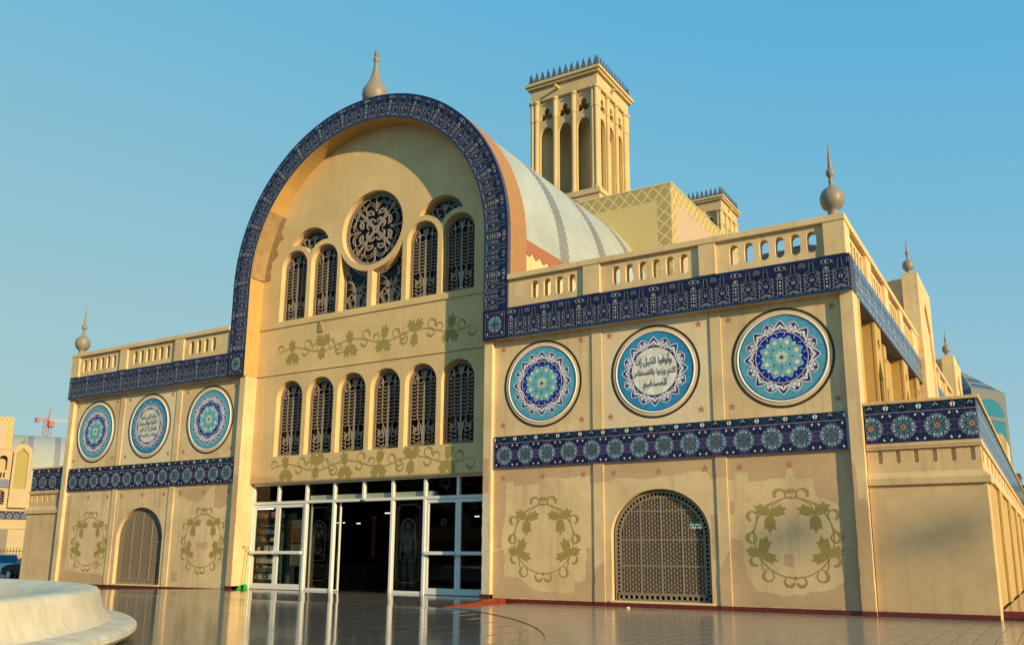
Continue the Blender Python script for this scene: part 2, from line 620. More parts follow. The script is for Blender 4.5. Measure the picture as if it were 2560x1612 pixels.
class Pattern:
    """printed design: layered flat polygons, later cut to single tiles"""
    def __init__(s):
        s.p = []
        s.n = 0

    def add(s, pts, c):
        s.n += 1
        for t in tessellate_polygon([[Vector((u, v, 0)) for u, v in pts]]):
            s.p.append(([pts[i] for i in t], PI_[c], s.n))
        return s

    def line(s, pts, w, c, closed=False):
        s.n += 1
        for q in strip(pts, w, closed):
            s.p.append(([q[0], q[1], q[2]], PI_[c], s.n))
            s.p.append(([q[0], q[2], q[3]], PI_[c], s.n))
        return s

    def tile(s, x0, x1, y0, y1, gap, base, fmap=None, thick=0.008, step=0.00006):
        """mesh of one tile: bevel-edged body and the part of the print that falls on it, origin at its lower left"""
        fmap = fmap or (lambda u, v, d: (u - x0, -d, v - y0))
        mb = MB()
        a0, a1, b0, b1 = x0 + gap, x1 - gap, y0 + gap, y1 - gap
        e = gap * 1.2
        B = [fmap(a0, b0, 0), fmap(a1, b0, 0), fmap(a1, b1, 0), fmap(a0, b1, 0)]
        Fm = [fmap(a0, b0, thick - e * 0.5), fmap(a1, b0, thick - e * 0.5), fmap(a1, b1, thick - e * 0.5), fmap(a0, b1, thick - e * 0.5)]
        T = [fmap(a0 + e, b0 + e, thick), fmap(a1 - e, b0 + e, thick), fmap(a1 - e, b1 - e, thick), fmap(a0 + e, b1 - e, thick)]
        bi = PI_[base]
        for i in range(4):
            j = (i + 1) % 4
            mb.face([B[i], B[j], Fm[j], Fm[i]], bi)
            mb.face([Fm[i], Fm[j], T[j], T[i]], bi)
        mb.face(T, bi)
        for tri, mi, ly in s.p:
            xs = [q[0] for q in tri]
            ys = [q[1] for q in tri]
            if max(xs) <= a0 + e or min(xs) >= a1 - e or max(ys) <= b0 + e or min(ys) >= b1 - e:
                continue
            c = clip_tri(tri, a0 + e, a1 - e, b0 + e, b1 - e)
            if c:
                mb.face([fmap(u, v, thick + 0.0006 + step * ly) for u, v in c], mi)
        return mb


# ------------------------------------------------------------------ tile designs
# frieze: one repeat is 5 tiles wide and 4 tiles high (two long-necked bottles and a column)
FU, FV = 0.169, 0.1725           # tile size on the straight frieze
FR = Pattern()


def half_mirror(pts, cx):
    return [(cx + x, y) for x, y in pts] + [(cx - x, y) for x, y in reversed(pts)]


def bottle(cx):
    out = [(0.75, 0.42), (0.75, 2.22), (0.66, 2.44), (0.42, 2.53), (0.22, 2.68), (0.18, 3.40), (0.10, 3.60)]
    FR.line(half_mirror(out, cx), 0.075, "line", True)
    FR.add(half_mirror([(x * 0.93, y + 0.02) for x, y in out], cx), "black")
    vase = [(0.03, 0.95), (0.34, 1.12), (0.60, 1.45), (0.56, 1.76), (0.36, 1.94), (0.10, 2.04)]
    FR.add(half_mirror(vase, cx), "blue")
    FR.line(half_mirror(vase, cx), 0.055, "line", True)
    FR.add(star(cx, 1.60, 0.25, 8, 0.17), "line")
    FR.add(circ(cx, 1.60, 0.085, 8), "rust")
    FR.add([(cx - 0.16, 1.94), (cx + 0.16, 1.94), (cx, 2.22)], "line")
    FR.line([(cx, 0.98), (cx, 0.52)], 0.07, "line")
    FR.add([(cx - 0.6, 0.50), (cx + 0.6, 0.50), (cx + 0.12, 0.72), (cx - 0.12, 0.72)], "line")
    FR.add([(cx - 0.36, 0.54), (cx - 0.08, 0.54), (cx - 0.10, 0.64)], "black")
    FR.add([(cx + 0.36, 0.54), (cx + 0.08, 0.54), (cx + 0.10, 0.64)], "black")
    for s_ in (-1, 1):
        FR.line([(cx + s_ * 0.62, 0.92), (cx + s_ * 0.30, 0.92)], 0.07, "line")
        FR.line([(cx + s_ * 0.06, 2.48), (cx + s_ * 0.22, 2.36), (cx + s_ * 0.42, 2.28)], 0.05, "line")
        FR.add(circ(cx + s_ * 0.52, 2.10, 0.08, 8), "line")
        FR.line([(cx + s_ * 0.52, 2.18), (cx + s_ * 0.56, 2.32)], 0.035, "line")
        for k in range(5):
            FR.line([(cx + s_ * 0.80, 0.75 + k * 0.38), (cx + s_ * 0.96, 0.75 + k * 0.38)], 0.045, "line")
        FR.line([(cx + s_ * 0.77, 0.42), (cx + s_ * 0.95, 0.24)], 0.05, "line")
    FR.line([(cx, 2.7), (cx, 3.35)], 0.04, "rust")
    for k in range(5):
        FR.line([(cx - 0.5 + k * 0.25, 0.38), (cx - 0.5 + k * 0.25, 0.25)], 0.05, "line")


def dome(cx, z, w, h, dots):
    o = [(cx - w, z)] + [(cx - w * 0.9 * math.cos(t * PI / 6), z + h * (0.25 + 0.75 * math.sin(t * PI / 6))) for t in range(7)] + [(cx + w, z)]
    FR.add(o, "black")
    FR.line(o, 0.06, "line", True)
    for k in range(dots):
        FR.add(circ(cx + (k - (dots - 1) / 2) * 0.5, z + h * 0.48, 0.10, 6), "white")


# wavy mid-blue ground between the bottles
for cx in (0.0, 1.2, 3.0, 4.8):
    FR.add([(cx - 0.2, 0.0), (cx + 0.2, 0.0), (cx + 0.16, 3.1), (cx - 0.16, 3.1)], "navy")
FR.add(rect(0, 5, 3.62, 4.0), "blue")
FR.add(rect(0, 5, 0.0, 0.16), "bluegreen")
for g in (2.82,):
    FR.line([(0, g), (5, g)], 0.035, "blue")
bottle(2.0)
bottle(4.0)
FR.add(rect(0.55 - 0.28, 0.55 + 0.28, 0.42, 2.12), "black")
FR.line([(0.27, 0.42), (0.27, 2.12), (0.83, 2.12), (0.83, 0.42)], 0.07, "line", True)
for k in range(4):
    FR.add(circ(0.55, 0.66 + k * 0.40, 0.11, 6), "white")
FR.add([(0.17, 2.22), (0.93, 2.22), (0.98, 2.36), (0.12, 2.36)], "line")
FR.add([(0.30, 2.26), (0.80, 2.26), (0.82, 2.31), (0.28, 2.31)], "black")
dome(0.55, 2.48, 0.30, 0.36, 1)
dome(0.55, 3.20, 0.82, 0.42, 3)
dome(3.0, 3.14, 0.36, 0.44, 1)
for s_ in (-1, 1):
    FR.line([(0.55 + s_ * 0.28, 0.42), (0.55 + s_ * 0.46, 0.24)], 0.05, "line")
    for k in range(4):
        FR.line([(0.55 + s_ * 0.34, 0.75 + k * 0.38), (0.55 + s_ * 0.46, 0.75 + k * 0.38)], 0.045, "line")

FRBASE = ["navy", "navy", "navy", "blue"]
FTILE = {}
FARC = {}
ARC_N = 16
ARC_D = PI / ARC_N
RI, RO, AZ = 3.85, 4.5, 8.25
for i in range(5):
    for j in range(4):
        FTILE[i, j] = FR.tile(i, i + 1, j, j + 1, 0.02, FRBASE[j], lambda u, v, d, i=i, j=j: ((u - i) * FU, -d, (v - j) * FV)).mesh("frieze_tile", PALM, recalc=False)

        def warp(u, v, d):
            a = u / 5 * ARC_D
            R = RI + v / 4 * (RO - RI)
            return (R * math.sin(a), -d, R * math.cos(a))
        FARC[i, j] = FR.tile(i, i + 1, j, j + 1, 0.02, FRBASE[j], warp).mesh("arch_tile", PALM, recalc=False)

# rosette band: one repeat is 3 tiles wide; a low border row of 3 tiles on top of 3 x 3 tiles
RT = 0.1755


def rosette_design(corner, edge, centre, ringc, petalc, flower):
    P = Pattern()
    P.add(rect(1, 2, 1, 2), centre)
    P.base = {}
    for i in range(3):
        for j in range(3):
            P.base[i, j] = centre if (i, j) == (1, 1) else (edge if 1 in (i, j) else corner)
    c = 1.5
    for k in range(4):
        a = k * PI / 2
        for sx in (-1, 1):
            q = xf(circ(sx * 0.34, 0.80, 0.305, 12), a, 1, c, c)
            P.add(q, ringc)
    for k in range(8):
        a = k * PI / 4
        P.add(xf([(-0.17, 1.0), (0, 0.83), (0.17, 1.0), (0, 1.28)] if k % 2 == 0 else [(-0.17, 0.92), (0, 0.75), (0.17, 0.92), (0, 1.20)], a, 1, c, c), ringc)
        P.add(xf([(-0.08, 1.03), (0, 0.95), (0.08, 1.03), (0, 1.15)] if k % 2 == 0 else [(-0.08, 0.94), (0, 0.86), (0.08, 0.94), (0, 1.06)], a, 1, c, c), "black")
    for k in range(4):
        a = k * PI / 2
        for sx in (-1, 1):
            P.add(xf(circ(sx * 0.34, 0.80, 0.25, 12), a, 1, c, c), petalc)
            P.add(xf(circ(sx * 0.31, 0.84, 0.095, 8), a, 1, c, c), "white")
    P.line([(c + 0.56 * math.cos(k * PI / 4 + PI / 8), c + 0.56 * math.sin(k * PI / 4 + PI / 8)) for k in range(8)], 0.05, ringc, True)
    P.add(star(c, c, 0.42, 8, 0.16), flower)
    P.add(circ(c, c, 0.09, 8), "maroon")
    for sx in (-1, 1):
        for sz in (-1, 1):
            P.add(xf(circ(0, 0, 0.09, 8, 0.15), -sx * sz * 0.6, 1, c + sx * 1.16, c + sz * 1.18), "white")
            P.line([(c + sx * 0.85, c + sz * 1.22), (c + sx * 1.0, c + sz * 1.0), (c + sx * 1.22, c + sz * 0.85)], 0.035, "maroon")
    for k in range(4):
        P.line(xf(arc(0, 1.34, 0.2, 200, 340, 6), k * PI / 2, 1, c, c), 0.035, "maroon")
    return P


R_OLD = rosette_design("deep", "purple", "teal", "paleteal", "teal", "rust")       # faded band on the wings
R_NEW = rosette_design("deep", "violet", "teal", "paleteal", "teal", "orange")     # brighter corner bands
BH = 0.86                     # border tile height in tile units
BD = Pattern()
for x in (0.0, 3.0):
    for k in range(5):
        BD.add(circ(x + 0.15 * math.cos(PI / 2 + k * 2 * PI / 5), 0.46 + 0.15 * math.sin(PI / 2 + k * 2 * PI / 5), 0.12, 8), "white")
    BD.add(circ(x, 0.46, 0.06, 6), "rust")
BD.line([(1.28, 0.42), (1.5, 0.66), (1.72, 0.42)], 0.12, "paleteal")
for x in (0.75, 2.25):
    BD.line(arc(x, 0.45, 0.28, 60, 300, 8), 0.05, "bluegreen")
    BD.line(arc(x + 0.1, 0.45, 0.28, -120, 120, 8), 0.05, "bluegreen")
    BD.line([(x - 0.1, 0.2), (x + 0.15, 0.7)], 0.05, "teal")


def rose_set(P, nm):
    d = {}
    for i in range(3):
        for j in range(3):
            d[i, j] = P.tile(i, i + 1, j, j + 1, 0.02, P.base[i, j], lambda u, v, dd, i=i, j=j: ((u - i) * RT, -dd, (v - j) * RT)).mesh(nm, PALM, recalc=False)
        d[i, 3] = BD.tile(i, i + 1, 0, BH, 0.02, "black", lambda u, v, dd, i=i: ((u - i) * RT, -dd, v * RT)).mesh(nm, PALM, recalc=False)
    return d


ROSE_OLD, ROSE_NEW = rose_set(R_OLD, "rosette_tile"), rose_set(R_NEW, "rosette_tile")
ROW3 = 3 * RT + 0.006


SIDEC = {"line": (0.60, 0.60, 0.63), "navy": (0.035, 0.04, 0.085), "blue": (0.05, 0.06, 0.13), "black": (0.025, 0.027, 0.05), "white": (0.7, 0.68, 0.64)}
PALM_SIDE = [mat("sheen_glaze_" + n, SIDEC.get(n, tuple(0.05 + 0.8 * x for x in c)), 0.16, spec=0.8) for n, c in PAL]     # paler glaze copies: grazing sky sheen painted into the side tiles


def tile_obj(name, me, parent, M):
    o = bpy.data.objects.new(name, me)
    COL.objects.link(o)
    o.parent = parent
    o.matrix_local = M
    return o


def T(x, y, z, a=0.0, b=0.0):
    """translation, with b about Z (side walls) and a about Y (up the arch)"""
    return Matrix.Translation((x, y, z)) @ Matrix.Rotation(b, 4, 'Z') @ Matrix.Rotation(a, 4, 'Y')


def frieze_run(parent, x0, n, y, z, single, frame=None, skip=None):
    """n tile columns of the bottle frieze from x0; single -> every tile an object, else one joined part"""
    mb = MB()
    for c in range(n):
        for j in range(4):
            me = FTILE[c % 5, j]
            M = (frame or T(0, y, 0)) @ T(x0 + c * FU, 0, z + j * FV)
            if single:
                tile_obj("frieze_tile", me, parent, M)
            else:
                mb.add_mesh(me, M)
    if not single:
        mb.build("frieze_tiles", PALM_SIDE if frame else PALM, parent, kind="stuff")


def rose_run(parent, x0, n, y, z, single, tiles, frame=None, off=0):
    mb = MB()
    for c in range(n):
        for j in range(4):
            me = tiles[(c + off) % 3, j]
            M = (frame or T(0, y, 0)) @ T(x0 + c * RT, 0, z + (ROW3 if j == 3 else j * RT))
            if single:
                tile_obj("rosette_tile", me, parent, M)
            else:
                mb.add_mesh(me, M)
    if not single:
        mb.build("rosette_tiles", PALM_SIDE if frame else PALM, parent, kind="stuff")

# ------------------------------------------------------------------ ground
GROUND = mat("street_asphalt", (0.10, 0.092, 0.082), 0.9, var=0.25, scale=0.4)


def polished(name, col, col2, rough, wav):
    m = mat(name, col, rough, var=0.3, scale=9.0, spec=0.5, col2=col2)
    n = m.node_tree
    L = n.links
    p = n.nodes["Principled BSDF"]
    g = n.nodes.new("ShaderNodeNewGeometry")
    mp = n.nodes.new("ShaderNodeMapping")
    mp.inputs["Scale"].default_value = (1.0, 1.0, 1.0)
    nz = n.nodes.new("ShaderNodeTexNoise")
    nz.inputs["Scale"].default_value = 1.7
    nz.inputs["Detail"].default_value = 3
    b = n.nodes.new("ShaderNodeBump")
    b.inputs["Strength"].default_value = wav
    b.inputs["Distance"].default_value = 0.01
    L.new(g.outputs["Position"], mp.inputs[0])
    L.new(mp.outputs[0], nz.inputs["Vector"])
    L.new(nz.outputs["Fac"], b.inputs["Height"])
    L.new(b.outputs[0], p.inputs["Normal"])
    n4 = n.nodes.new("ShaderNodeTexNoise")
    n4.inputs["Scale"].default_value = 2.5
    n4.inputs["Detail"].default_value = 6
    mr = n.nodes.new("ShaderNodeMapRange")
    mr.inputs[3].default_value = rough * 0.6
    mr.inputs[4].default_value = rough * 1.7
    L.new(g.outputs["Position"], n4.inputs["Vector"])
    L.new(n4.outputs["Fac"], mr.inputs[0])
    L.new(mr.outputs[0], p.inputs["Roughness"])
    return m


GRANITE = polished("polished_granite", (0.20, 0.175, 0.145), (0.085, 0.075, 0.066), 0.085, 0.20)
PAVE = polished("paving_stone", (0.36, 0.275, 0.205), (0.26, 0.195, 0.14), 0.15, 0.08)
JOINT = mat("paving_joint", (0.10, 0.075, 0.055), 0.7)

MB().box(-2500, 2500, -1500, 3500, -0.75, -0.5).build("ground", GROUND, kind="structure")
plaza = MB().box(-15.2, 42, -46, 44, -0.49, 0.0).build("plaza", GRANITE, kind="structure")
box("kerb", mat("kerb_stone", (0.42, 0.38, 0.32), 0.8, var=0.15), None, -15.5, -15.203, -46, 44, -0.49, -0.02, kind="structure")

# paved quarter in front of the right wing, outside the ring of polished granite round the fountain
AC = (-1.6, -12.9)
AR = 12.45


def arc_y(x):
    t = AR * AR - (x - AC[0]) ** 2
    return AC[1] + math.sqrt(t) if t > 0 else AC[1]


PT = 0.22
cells = []
edge_cells = []
nx = int((24 - 4.7) / PT)
ny = int(15 / PT)
for i in range(nx):
    for j in range(ny):
        x, y = 4.72 + i * PT, 0.17 - (j + 1) * PT
        cx, cy = x + PT / 2, y + PT / 2
        dc = math.hypot(cx - AC[0], cy - AC[1])
        if dc < AR + 0.18:
            if dc > AR - 0.16:
                edge_cells.append((x, y))
            continue
        cells.append((x, y, math.hypot(cx - CAM.x, cy - CAM.y)))
vis = [c for c in cells if 9.4 < c[2] < 13 and 11.2 < c[0] < 15.2]
vis.sort(key=lambda c: c[2])
one = set((c[0], c[1]) for c in vis[:300])
e = 0.0035
base = [(4.72, 0.17)] + [(24, 0.17), (24, -15)]
pts = [(4.72, 0.165), (24, 0.165), (24, -14.8), (10.86, -14.8)]
a_end = math.atan2(-14.8 - AC[1], math.sqrt(max(0.01, AR ** 2 - (14.8 + AC[1]) ** 2)))
a_beg = math.acos((4.72 - AC[0]) / AR)
for k in range(61):
    a = a_end + (a_beg - a_end) * k / 60
    pts.append((AC[0] + AR * math.cos(a), AC[1] + AR * math.sin(a)))
pm = MB().plate([pts], lambda u, v, d: (u, v, d), -0.01, 0.003)
paving = pm.build("paving_bed", JOINT, plaza)


def tile_mesh(mb, x, y):
    mb.face([(x + e, y + e, 0.0065), (x + PT - e, y + e, 0.0065), (x + PT - e, y + PT - e, 0.0065), (x + e, y + PT - e, 0.0065)])
    for a, b in (((x + e, y + e), (x + PT - e, y + e)), ((x + PT - e, y + e), (x + PT - e, y + PT - e)), ((x + PT - e, y + PT - e), (x + e, y + PT - e)), ((x + e, y + PT - e), (x + e, y + e))):
        mb.face([(a[0], a[1], 0.0045), (b[0], b[1], 0.0045), (b[0], b[1], 0.0065), (a[0], a[1], 0.0065)])


tb = MB()
tile_mesh(tb, 0, 0)
tme = tb.mesh("paving_tile", PAVE, recalc=False)
rest = MB()
for x, y, d in cells:
    if (x, y) in one:
        o = bpy.data.objects.new("paving_tile", tme)
        COL.objects.link(o)
        o.parent = plaza
        o.location = (x, y, random.uniform(-0.0006, 0.0006))
    else:
        tile_mesh(rest, x, y)
for x, y in edge_cells:                      # tiles cut to the ring
    q = [(x + e, y + e), (x + PT - e, y + e), (x + PT - e, y + PT - e), (x + e, y + PT - e)]
    n_ = Vector((x + PT / 2 - AC[0], y + PT / 2 - AC[1])).normalized()
    out = []
    for k in range(4):
        a, b = q[k], q[(k + 1) % 4]
        da = (a[0] - AC[0]) * n_.x + (a[1] - AC[1]) * n_.y - AR - 0.03
        db = (b[0] - AC[0]) * n_.x + (b[1] - AC[1]) * n_.y - AR - 0.03
        if da >= 0:
            out.append(a)
        if (da > 0) != (db > 0):
            t = da / (da - db)
            out.append((a[0] + (b[0] - a[0]) * t, a[1] + (b[1] - a[1]) * t))
    if len(out) > 2:
        rest.face([(u, v, 0.0065) for u, v in out])
rest.build("paving_tiles", PAVE, plaza, kind="stuff")
# thin dark edging ring where the two floors meet
er = [(AC[0] + (AR + 0.02) * math.cos(a_end + (a_beg - a_end) * k / 60), AC[1] + (AR + 0.02) * math.sin(a_end + (a_beg - a_end) * k / 60)) for k in range(61)]
MB().ribbon(er, 0.035, lambda u, v, d: (u, v, d), 0.0, 0.0072, sides=False).build("edging_strip", GRANITE, plaza)

# slabs of polished granite round the fountain, each lying a hair out of true
SL = 0.60
scells = []
for i in range(44):
    for j in range(24):
        x, y = -14.4 + i * SL, -2.12 - (j + 1) * SL
        cx, cy = x + SL / 2, y + SL / 2
        if math.hypot(cx - AC[0], cy - AC[1]) > AR - 0.46:
            continue
        if math.hypot(cx + 0.98, cy + 13.57) < 6.6:
            continue
        scells.append((x, y, math.hypot(cx - CAM.x, cy - CAM.y)))
scells.sort(key=lambda c: c[2] if (c[1] - CAM.y) > 6.5 else c[2] + 100)
g = 0.0025
smb = MB()
smb.face([(-SL / 2 + g, -SL / 2 + g, 0), (SL / 2 - g, -SL / 2 + g, 0), (SL / 2 - g, SL / 2 - g, 0), (-SL / 2 + g, SL / 2 - g, 0)])
for a, b in (((-1, -1), (1, -1)), ((1, -1), (1, 1)), ((1, 1), (-1, 1)), ((-1, 1), (-1, -1))):
    h_ = SL / 2 - g
    smb.face([(a[0] * h_, a[1] * h_, -0.006), (b[0] * h_, b[1] * h_, -0.006), (b[0] * h_, b[1] * h_, 0), (a[0] * h_, a[1] * h_, 0)])
slme = smb.mesh("granite_slab", GRANITE, recalc=False)
rsl = random.Random(8)
srest = MB()
for k, (x, y, d) in enumerate(scells):
    Mx = Matrix.Translation((x + SL / 2, y + SL / 2, 0.005)) @ Matrix.Rotation(rsl.gauss(0, 0.0011), 4, 'X') @ Matrix.Rotation(rsl.gauss(0, 0.0011), 4, 'Y')
    if k < 300:
        o = bpy.data.objects.new("granite_slab", slme)
        COL.objects.link(o)
        o.parent = plaza
        o.matrix_local = Mx
    else:
        srest.add_mesh(slme, Mx)
srest.build("granite_slabs", GRANITE, plaza, kind="stuff")

# entrance apron: level at the doors, sloping down to the square
ap = MB()
XL, XR = -4.25, 4.42
ap.face([(XL, 0.9, 0.085), (XR, 0.9, 0.085), (XR, -0.1, 0.085), (XL, -0.1, 0.085)], 0)
ap.face([(XL, -0.1, 0.085), (XR, -0.1, 0.085), (XR, -2.1, 0.0012), (XL, -2.1, 0.0012)], 0)
ap.face([(XL, 0.17, 0.085), (XL, -0.1, 0.085), (XL, -2.1, 0.0012), (-8.6, -2.1, 0.0012), (-8.6, 0.17, 0.0012)], 0)
ap.face([(XR, -0.1, 0.085), (XR, -2.1, 0.0012), (XR, -2.1, 0.0), (XR, -0.1, 0.0)], 1)
ap.face([(XR, 0.9, 0.085), (XR, -0.1, 0.085), (XR, -0.1, 0.0), (XR, 0.9, 0.0)], 1)
apron = ap.build("entrance_ramp", [GRANITE, STEPTILE], kind="structure")
# red tiles edging the ramp on its right
for k in range(7):
    y0, y1 = -0.1 - k * 0.285, -0.1 - (k + 1) * 0.285 + 0.012
    h0, h1 = 0.085 - 0.0405 * (-0.1 - y0), 0.085 - 0.0405 * (-0.1 - y1)
    t_ = MB()
    t_.face([(XR + 0.002, y0, 0.0), (XR + 0.002, y1, 0.0), (XR + 0.002, y1, h1 + 0.004), (XR + 0.002, y0, h0 + 0.004)])
    t_.face([(XR + 0.002, y0, h0 + 0.004), (XR + 0.002, y1, h1 + 0.004), (XR - 0.16, y1, h1 + 0.004), (XR - 0.16, y0, h0 + 0.004)])
    t_.build("edge_tile", STEPTILE, apron)

# ------------------------------------------------------------------ the market hall
HALL = thing("market_hall", "cream market hall with blue tiled arch over its glass doors", "market hall")

PY, WY, RY = 0.10, 0.20, 0.50      # pilaster face, wing wall, recessed entrance wall
ZT, ZB = 6.39, 5.70                # bottle frieze
MT, MBZ = 3.52, 2.84               # rosette band

# --- recessed entrance wall with its window openings
WC_LOW = [-2.58, -1.49, -0.42, 0.673, 1.768, 2.852]
WC_UP = [-2.68, -1.582, 1.695, 2.79]
CC, CZ, CR = 0.036, 9.32, 1.02


def fan_poly(cx, ox1, ox2, zc, n=14):
    """opening between two window surrounds under a wider arc"""
    R = 0.735
    top = arc(cx, 9.0, R, 24, 156, 18)
    rr = 0.615
    l = [p for p in arc(ox1, 8.70, rr, 108, 26, 12) if p[0] < cx]
    r = [p for p in arc(ox2, 8.70, rr, 154, 72, 12) if p[0] > cx]
    low = [p for p in l if math.hypot(p[0] - cx, p[1] - 9.0) < R] + [(cx, 8.70 + math.sqrt(max(0.0, rr * rr - (cx - ox1) ** 2)))] + [p for p in r if math.hypot(p[0] - cx, p[1] - 9.0) < R]
    return top + low


def spandrel(x0, x1):
    """opening under the rose window, cut off by its ring"""
    R = 1.165
    pts = [(x0, 7.195), (x1, 7.195)]
    if x1 > CC + 0.5:
        xa, xb = x1, x0
    else:
        xa, xb = x1, x0
    for k in range(13):
        x = xa + (xb - xa) * k / 12
        dx = x - CC
        z = CZ - math.sqrt(max(0.0, R * R - dx * dx))
        pts.append((x, min(z, 8.78)))
    return pts


holes = [archpoly(c, 0.47, 3.50, 5.04) for c in WC_LOW] + [archpoly(c, 0.475, 7.195, 8.70) for c in WC_UP]
FAN1 = fan_poly(-2.131, -2.68, -1.582, 9.0)
FAN2 = fan_poly(2.243, 1.695, 2.79, 9.0)
SP1, SP2 = spandrel(-1.0, -0.045), spandrel(0.115, 1.075)
holes += [circ(CC, CZ, CR, 48), FAN1, FAN2, SP1, SP2]
zc = AZ
wall_out = [(-3.95, 2.83), (3.95, 2.83)] + arc(0, zc - 0.02, 3.95, 0, 180, 48)
wm = MB()
fw_ = ffront(RY)
wm.plate([wall_out] + holes, fw_, -0.24, 0.0)
wall = wm.build("entrance_wall", WALLC, HALL)
# string course, ledge and a flat dark strip painting a groove's shade
box("string_course", WALLC, wall, -3.85, 3.85, RY - 0.03, RY - 0.001, 7.02, 7.14)
box("string_course", WALLC, wall, -3.85, 3.85, RY - 0.02, RY - 0.001, 5.705, 5.74)
box("groove_shade", mat("shadow_groove", (0.20, 0.14, 0.08), 0.9), wall, -3.85, 3.85, RY - 0.008, RY - 0.001, 5.69, 5.705)
box("door_lintel", WALLC, wall, -3.85, 3.85, RY + 0.02, RY + 0.23, 2.80, 2.83)

# --- window grilles
FG = ffront(RY + 0.15)


def border(mb, pts, w1, inset_pts, w2, step, fr, t=0.018, tick=0.026):
    """frame of two bars with small bridges between them"""
    mb.ribbon(pts, w1, fr, -t, 0, True)
    mb.ribbon(inset_pts, w2, fr, -t, 0, True)
    per = []
    n = len(pts)
    for i in range(n):
        a, b = Vector(pts[i]), Vector(pts[(i + 1) % n])
        k = max(1, int((b - a).length / step + 0.5))
        for j in range(k):
            per.append(a + (b - a) * ((j + 0.5) / k))
    m_ = len(inset_pts)
    for p in per:
        best, bd = None, 1e9
        for i in range(m_):
            a, b = Vector(inset_pts[i]), Vector(inset_pts[(i + 1) % m_])
            d = b - a
            t_ = max(0, min(1, (p - a).dot(d) / max(1e-9, d.length_squared)))
            q = a + d * t_
            if (q - p).length < bd:
                bd, best = (q - p).length, q
        if bd < 0.3:
            mb.ribbon([tuple(p), tuple(best)], tick, fr, -t, -0.006)


def leafrib(mb, x, z, dx, dz, w, fr, bend=0.0):
    w = w * 0.8
    pts = []
    for k in range(6):
        t = k / 5
        pts.append((x + dx * t - dz * bend * math.sin(t * PI), z + dz * t + dx * bend * math.sin(t * PI)))
    mb.ribbon(pts, [w * 0.25, w * 0.8, w, w * 0.85, w * 0.5, w * 0.08], fr, -0.014, 0)


def wheat_grille(hw, h, fr):
    """round-headed grille: dotted border, vase at the foot, five stems of drooping leaves"""
    mb = MB()
    zs = h - hw
    border(mb, archpoly(0, hw - 0.015, 0.015, zs, 18), 0.03, archpoly(0, hw - 0.085, 0.075, zs, 18), 0.016, 0.052, fr)
    vase_z = 0.08
    mb.poly([(-0.075, vase_z), (0.075, vase_z), (0.04, 0.16), (0.06, 0.32), (0.085, 0.42), (0.105, 0.52), (-0.105, 0.52), (-0.085, 0.42), (-0.06, 0.32), (-0.04, 0.16)], fr, 0, 0, -0.014)
    mb.ribbon([(0, 0.5), (0, h - 0.28)], [0.06, 0.022], fr, -0.014, 0)
    for s_ in (-1, 1):
        mb.ribbon([(s_ * 0.07, 0.5), (s_ * 0.17, 0.66), (s_ * 0.19, 0.8), (s_ * 0.19, h - 0.34)], 0.015, fr, -0.014, 0)
        mb.ribbon(arc(s_ * 0.21, 0.40, 0.085, -140, 220, 14), 0.02, fr, -0.014, 0)
        leafrib(mb, s_ * 0.16, 0.60, s_ * 0.20, -0.16, 0.055, fr, -s_ * 0.5)
        leafrib(mb, s_ * 0.24, 0.36, s_ * 0.12, 0.18, 0.05, fr, s_ * 0.2)
        for k in range(3):
            leafrib(mb, s_ * 0.10, 0.16 + k * 0.10, s_ * 0.13, -0.03, 0.04, fr, -s_ * 0.35)
            leafrib(mb, s_ * 0.24, 0.10 + k * 0.09, s_ * 0.12, 0.05, 0.035, fr, s_ * 0.3)
        n = int((h - 0.34 - 0.70) / 0.088)
        for k in range(n):
            z = 0.72 + k * 0.088
            # crescents hanging between the stems
            for xa, xb in ((0.02, 0.185), (0.195, hw - 0.09)):
                pts = [(s_ * (xa + (xb - xa) * t / 6), z - 0.045 * math.sin(PI * t / 6) + (0.012 if t in (0, 6) else 0)) for t in range(7)]
                mb.ribbon(pts, [0.006, 0.014, 0.022, 0.025, 0.022, 0.014, 0.006], fr, -0.014, 0)
        mb.ribbon(arc(s_ * 0.10, h - 0.40, 0.095, 0, 180, 8), 0.024, fr, -0.014, 0)
        leafrib(mb, s_ * 0.02, h - 0.32, s_ * 0.07, 0.20, 0.05, fr, 0)
        leafrib(mb, s_ * 0.19, h - 0.34, s_ * 0.02, 0.15, 0.06, fr, 0.1)
        leafrib(mb, s_ * 0.19, h - 0.40, s_ * 0.13, 0.06, 0.06, fr, s_ * 0.3)
        leafrib(mb, s_ * 0.30, h - 0.46, s_ * 0.01, 0.10, 0.05, fr, 0)
    leafrib(mb, 0, h - 0.32, 0, 0.22, 0.05, fr)
    return mb


g_frame = ffront(0)
WG = wheat_grille(0.47, 2.01, g_frame).mesh("grille", GRILLE, recalc=False)
WGU = wheat_grille(0.475, 1.98, g_frame).mesh("grille", GRILLE, recalc=False)
pane_me = MB().plate([archpoly(0, 0.465, 0.005, 1.54)], g_frame, -0.004, 0.0).mesh("pane", WGLASS)


def window_part(cx, z0, gme):
    w = MB()
    w.plate([archpoly(0, 0.50, -0.03, 1.545), archpoly(0, 0.462, 0.008, 1.545)], g_frame, -0.02, 0.012)
    o = w.build("window", GRILLE, HALL, loc=(cx, RY + 0.17, z0))
    g = link("grille", gme, o, (0, -0.02, 0))
    link("pane", pane_me, o, (0, 0.03, 0))
    return o


for c in WC_LOW:
    window_part(c, 3.50, WG)
for c in WC_UP:
    window_part(c, 7.195, WGU)

# rose window
mb = MB()
border(mb, circ(0, 0, CR - 0.015, 48), 0.03, circ(0, 0, CR - 0.10, 48), 0.02, 0.085, g_frame, tick=0.045)


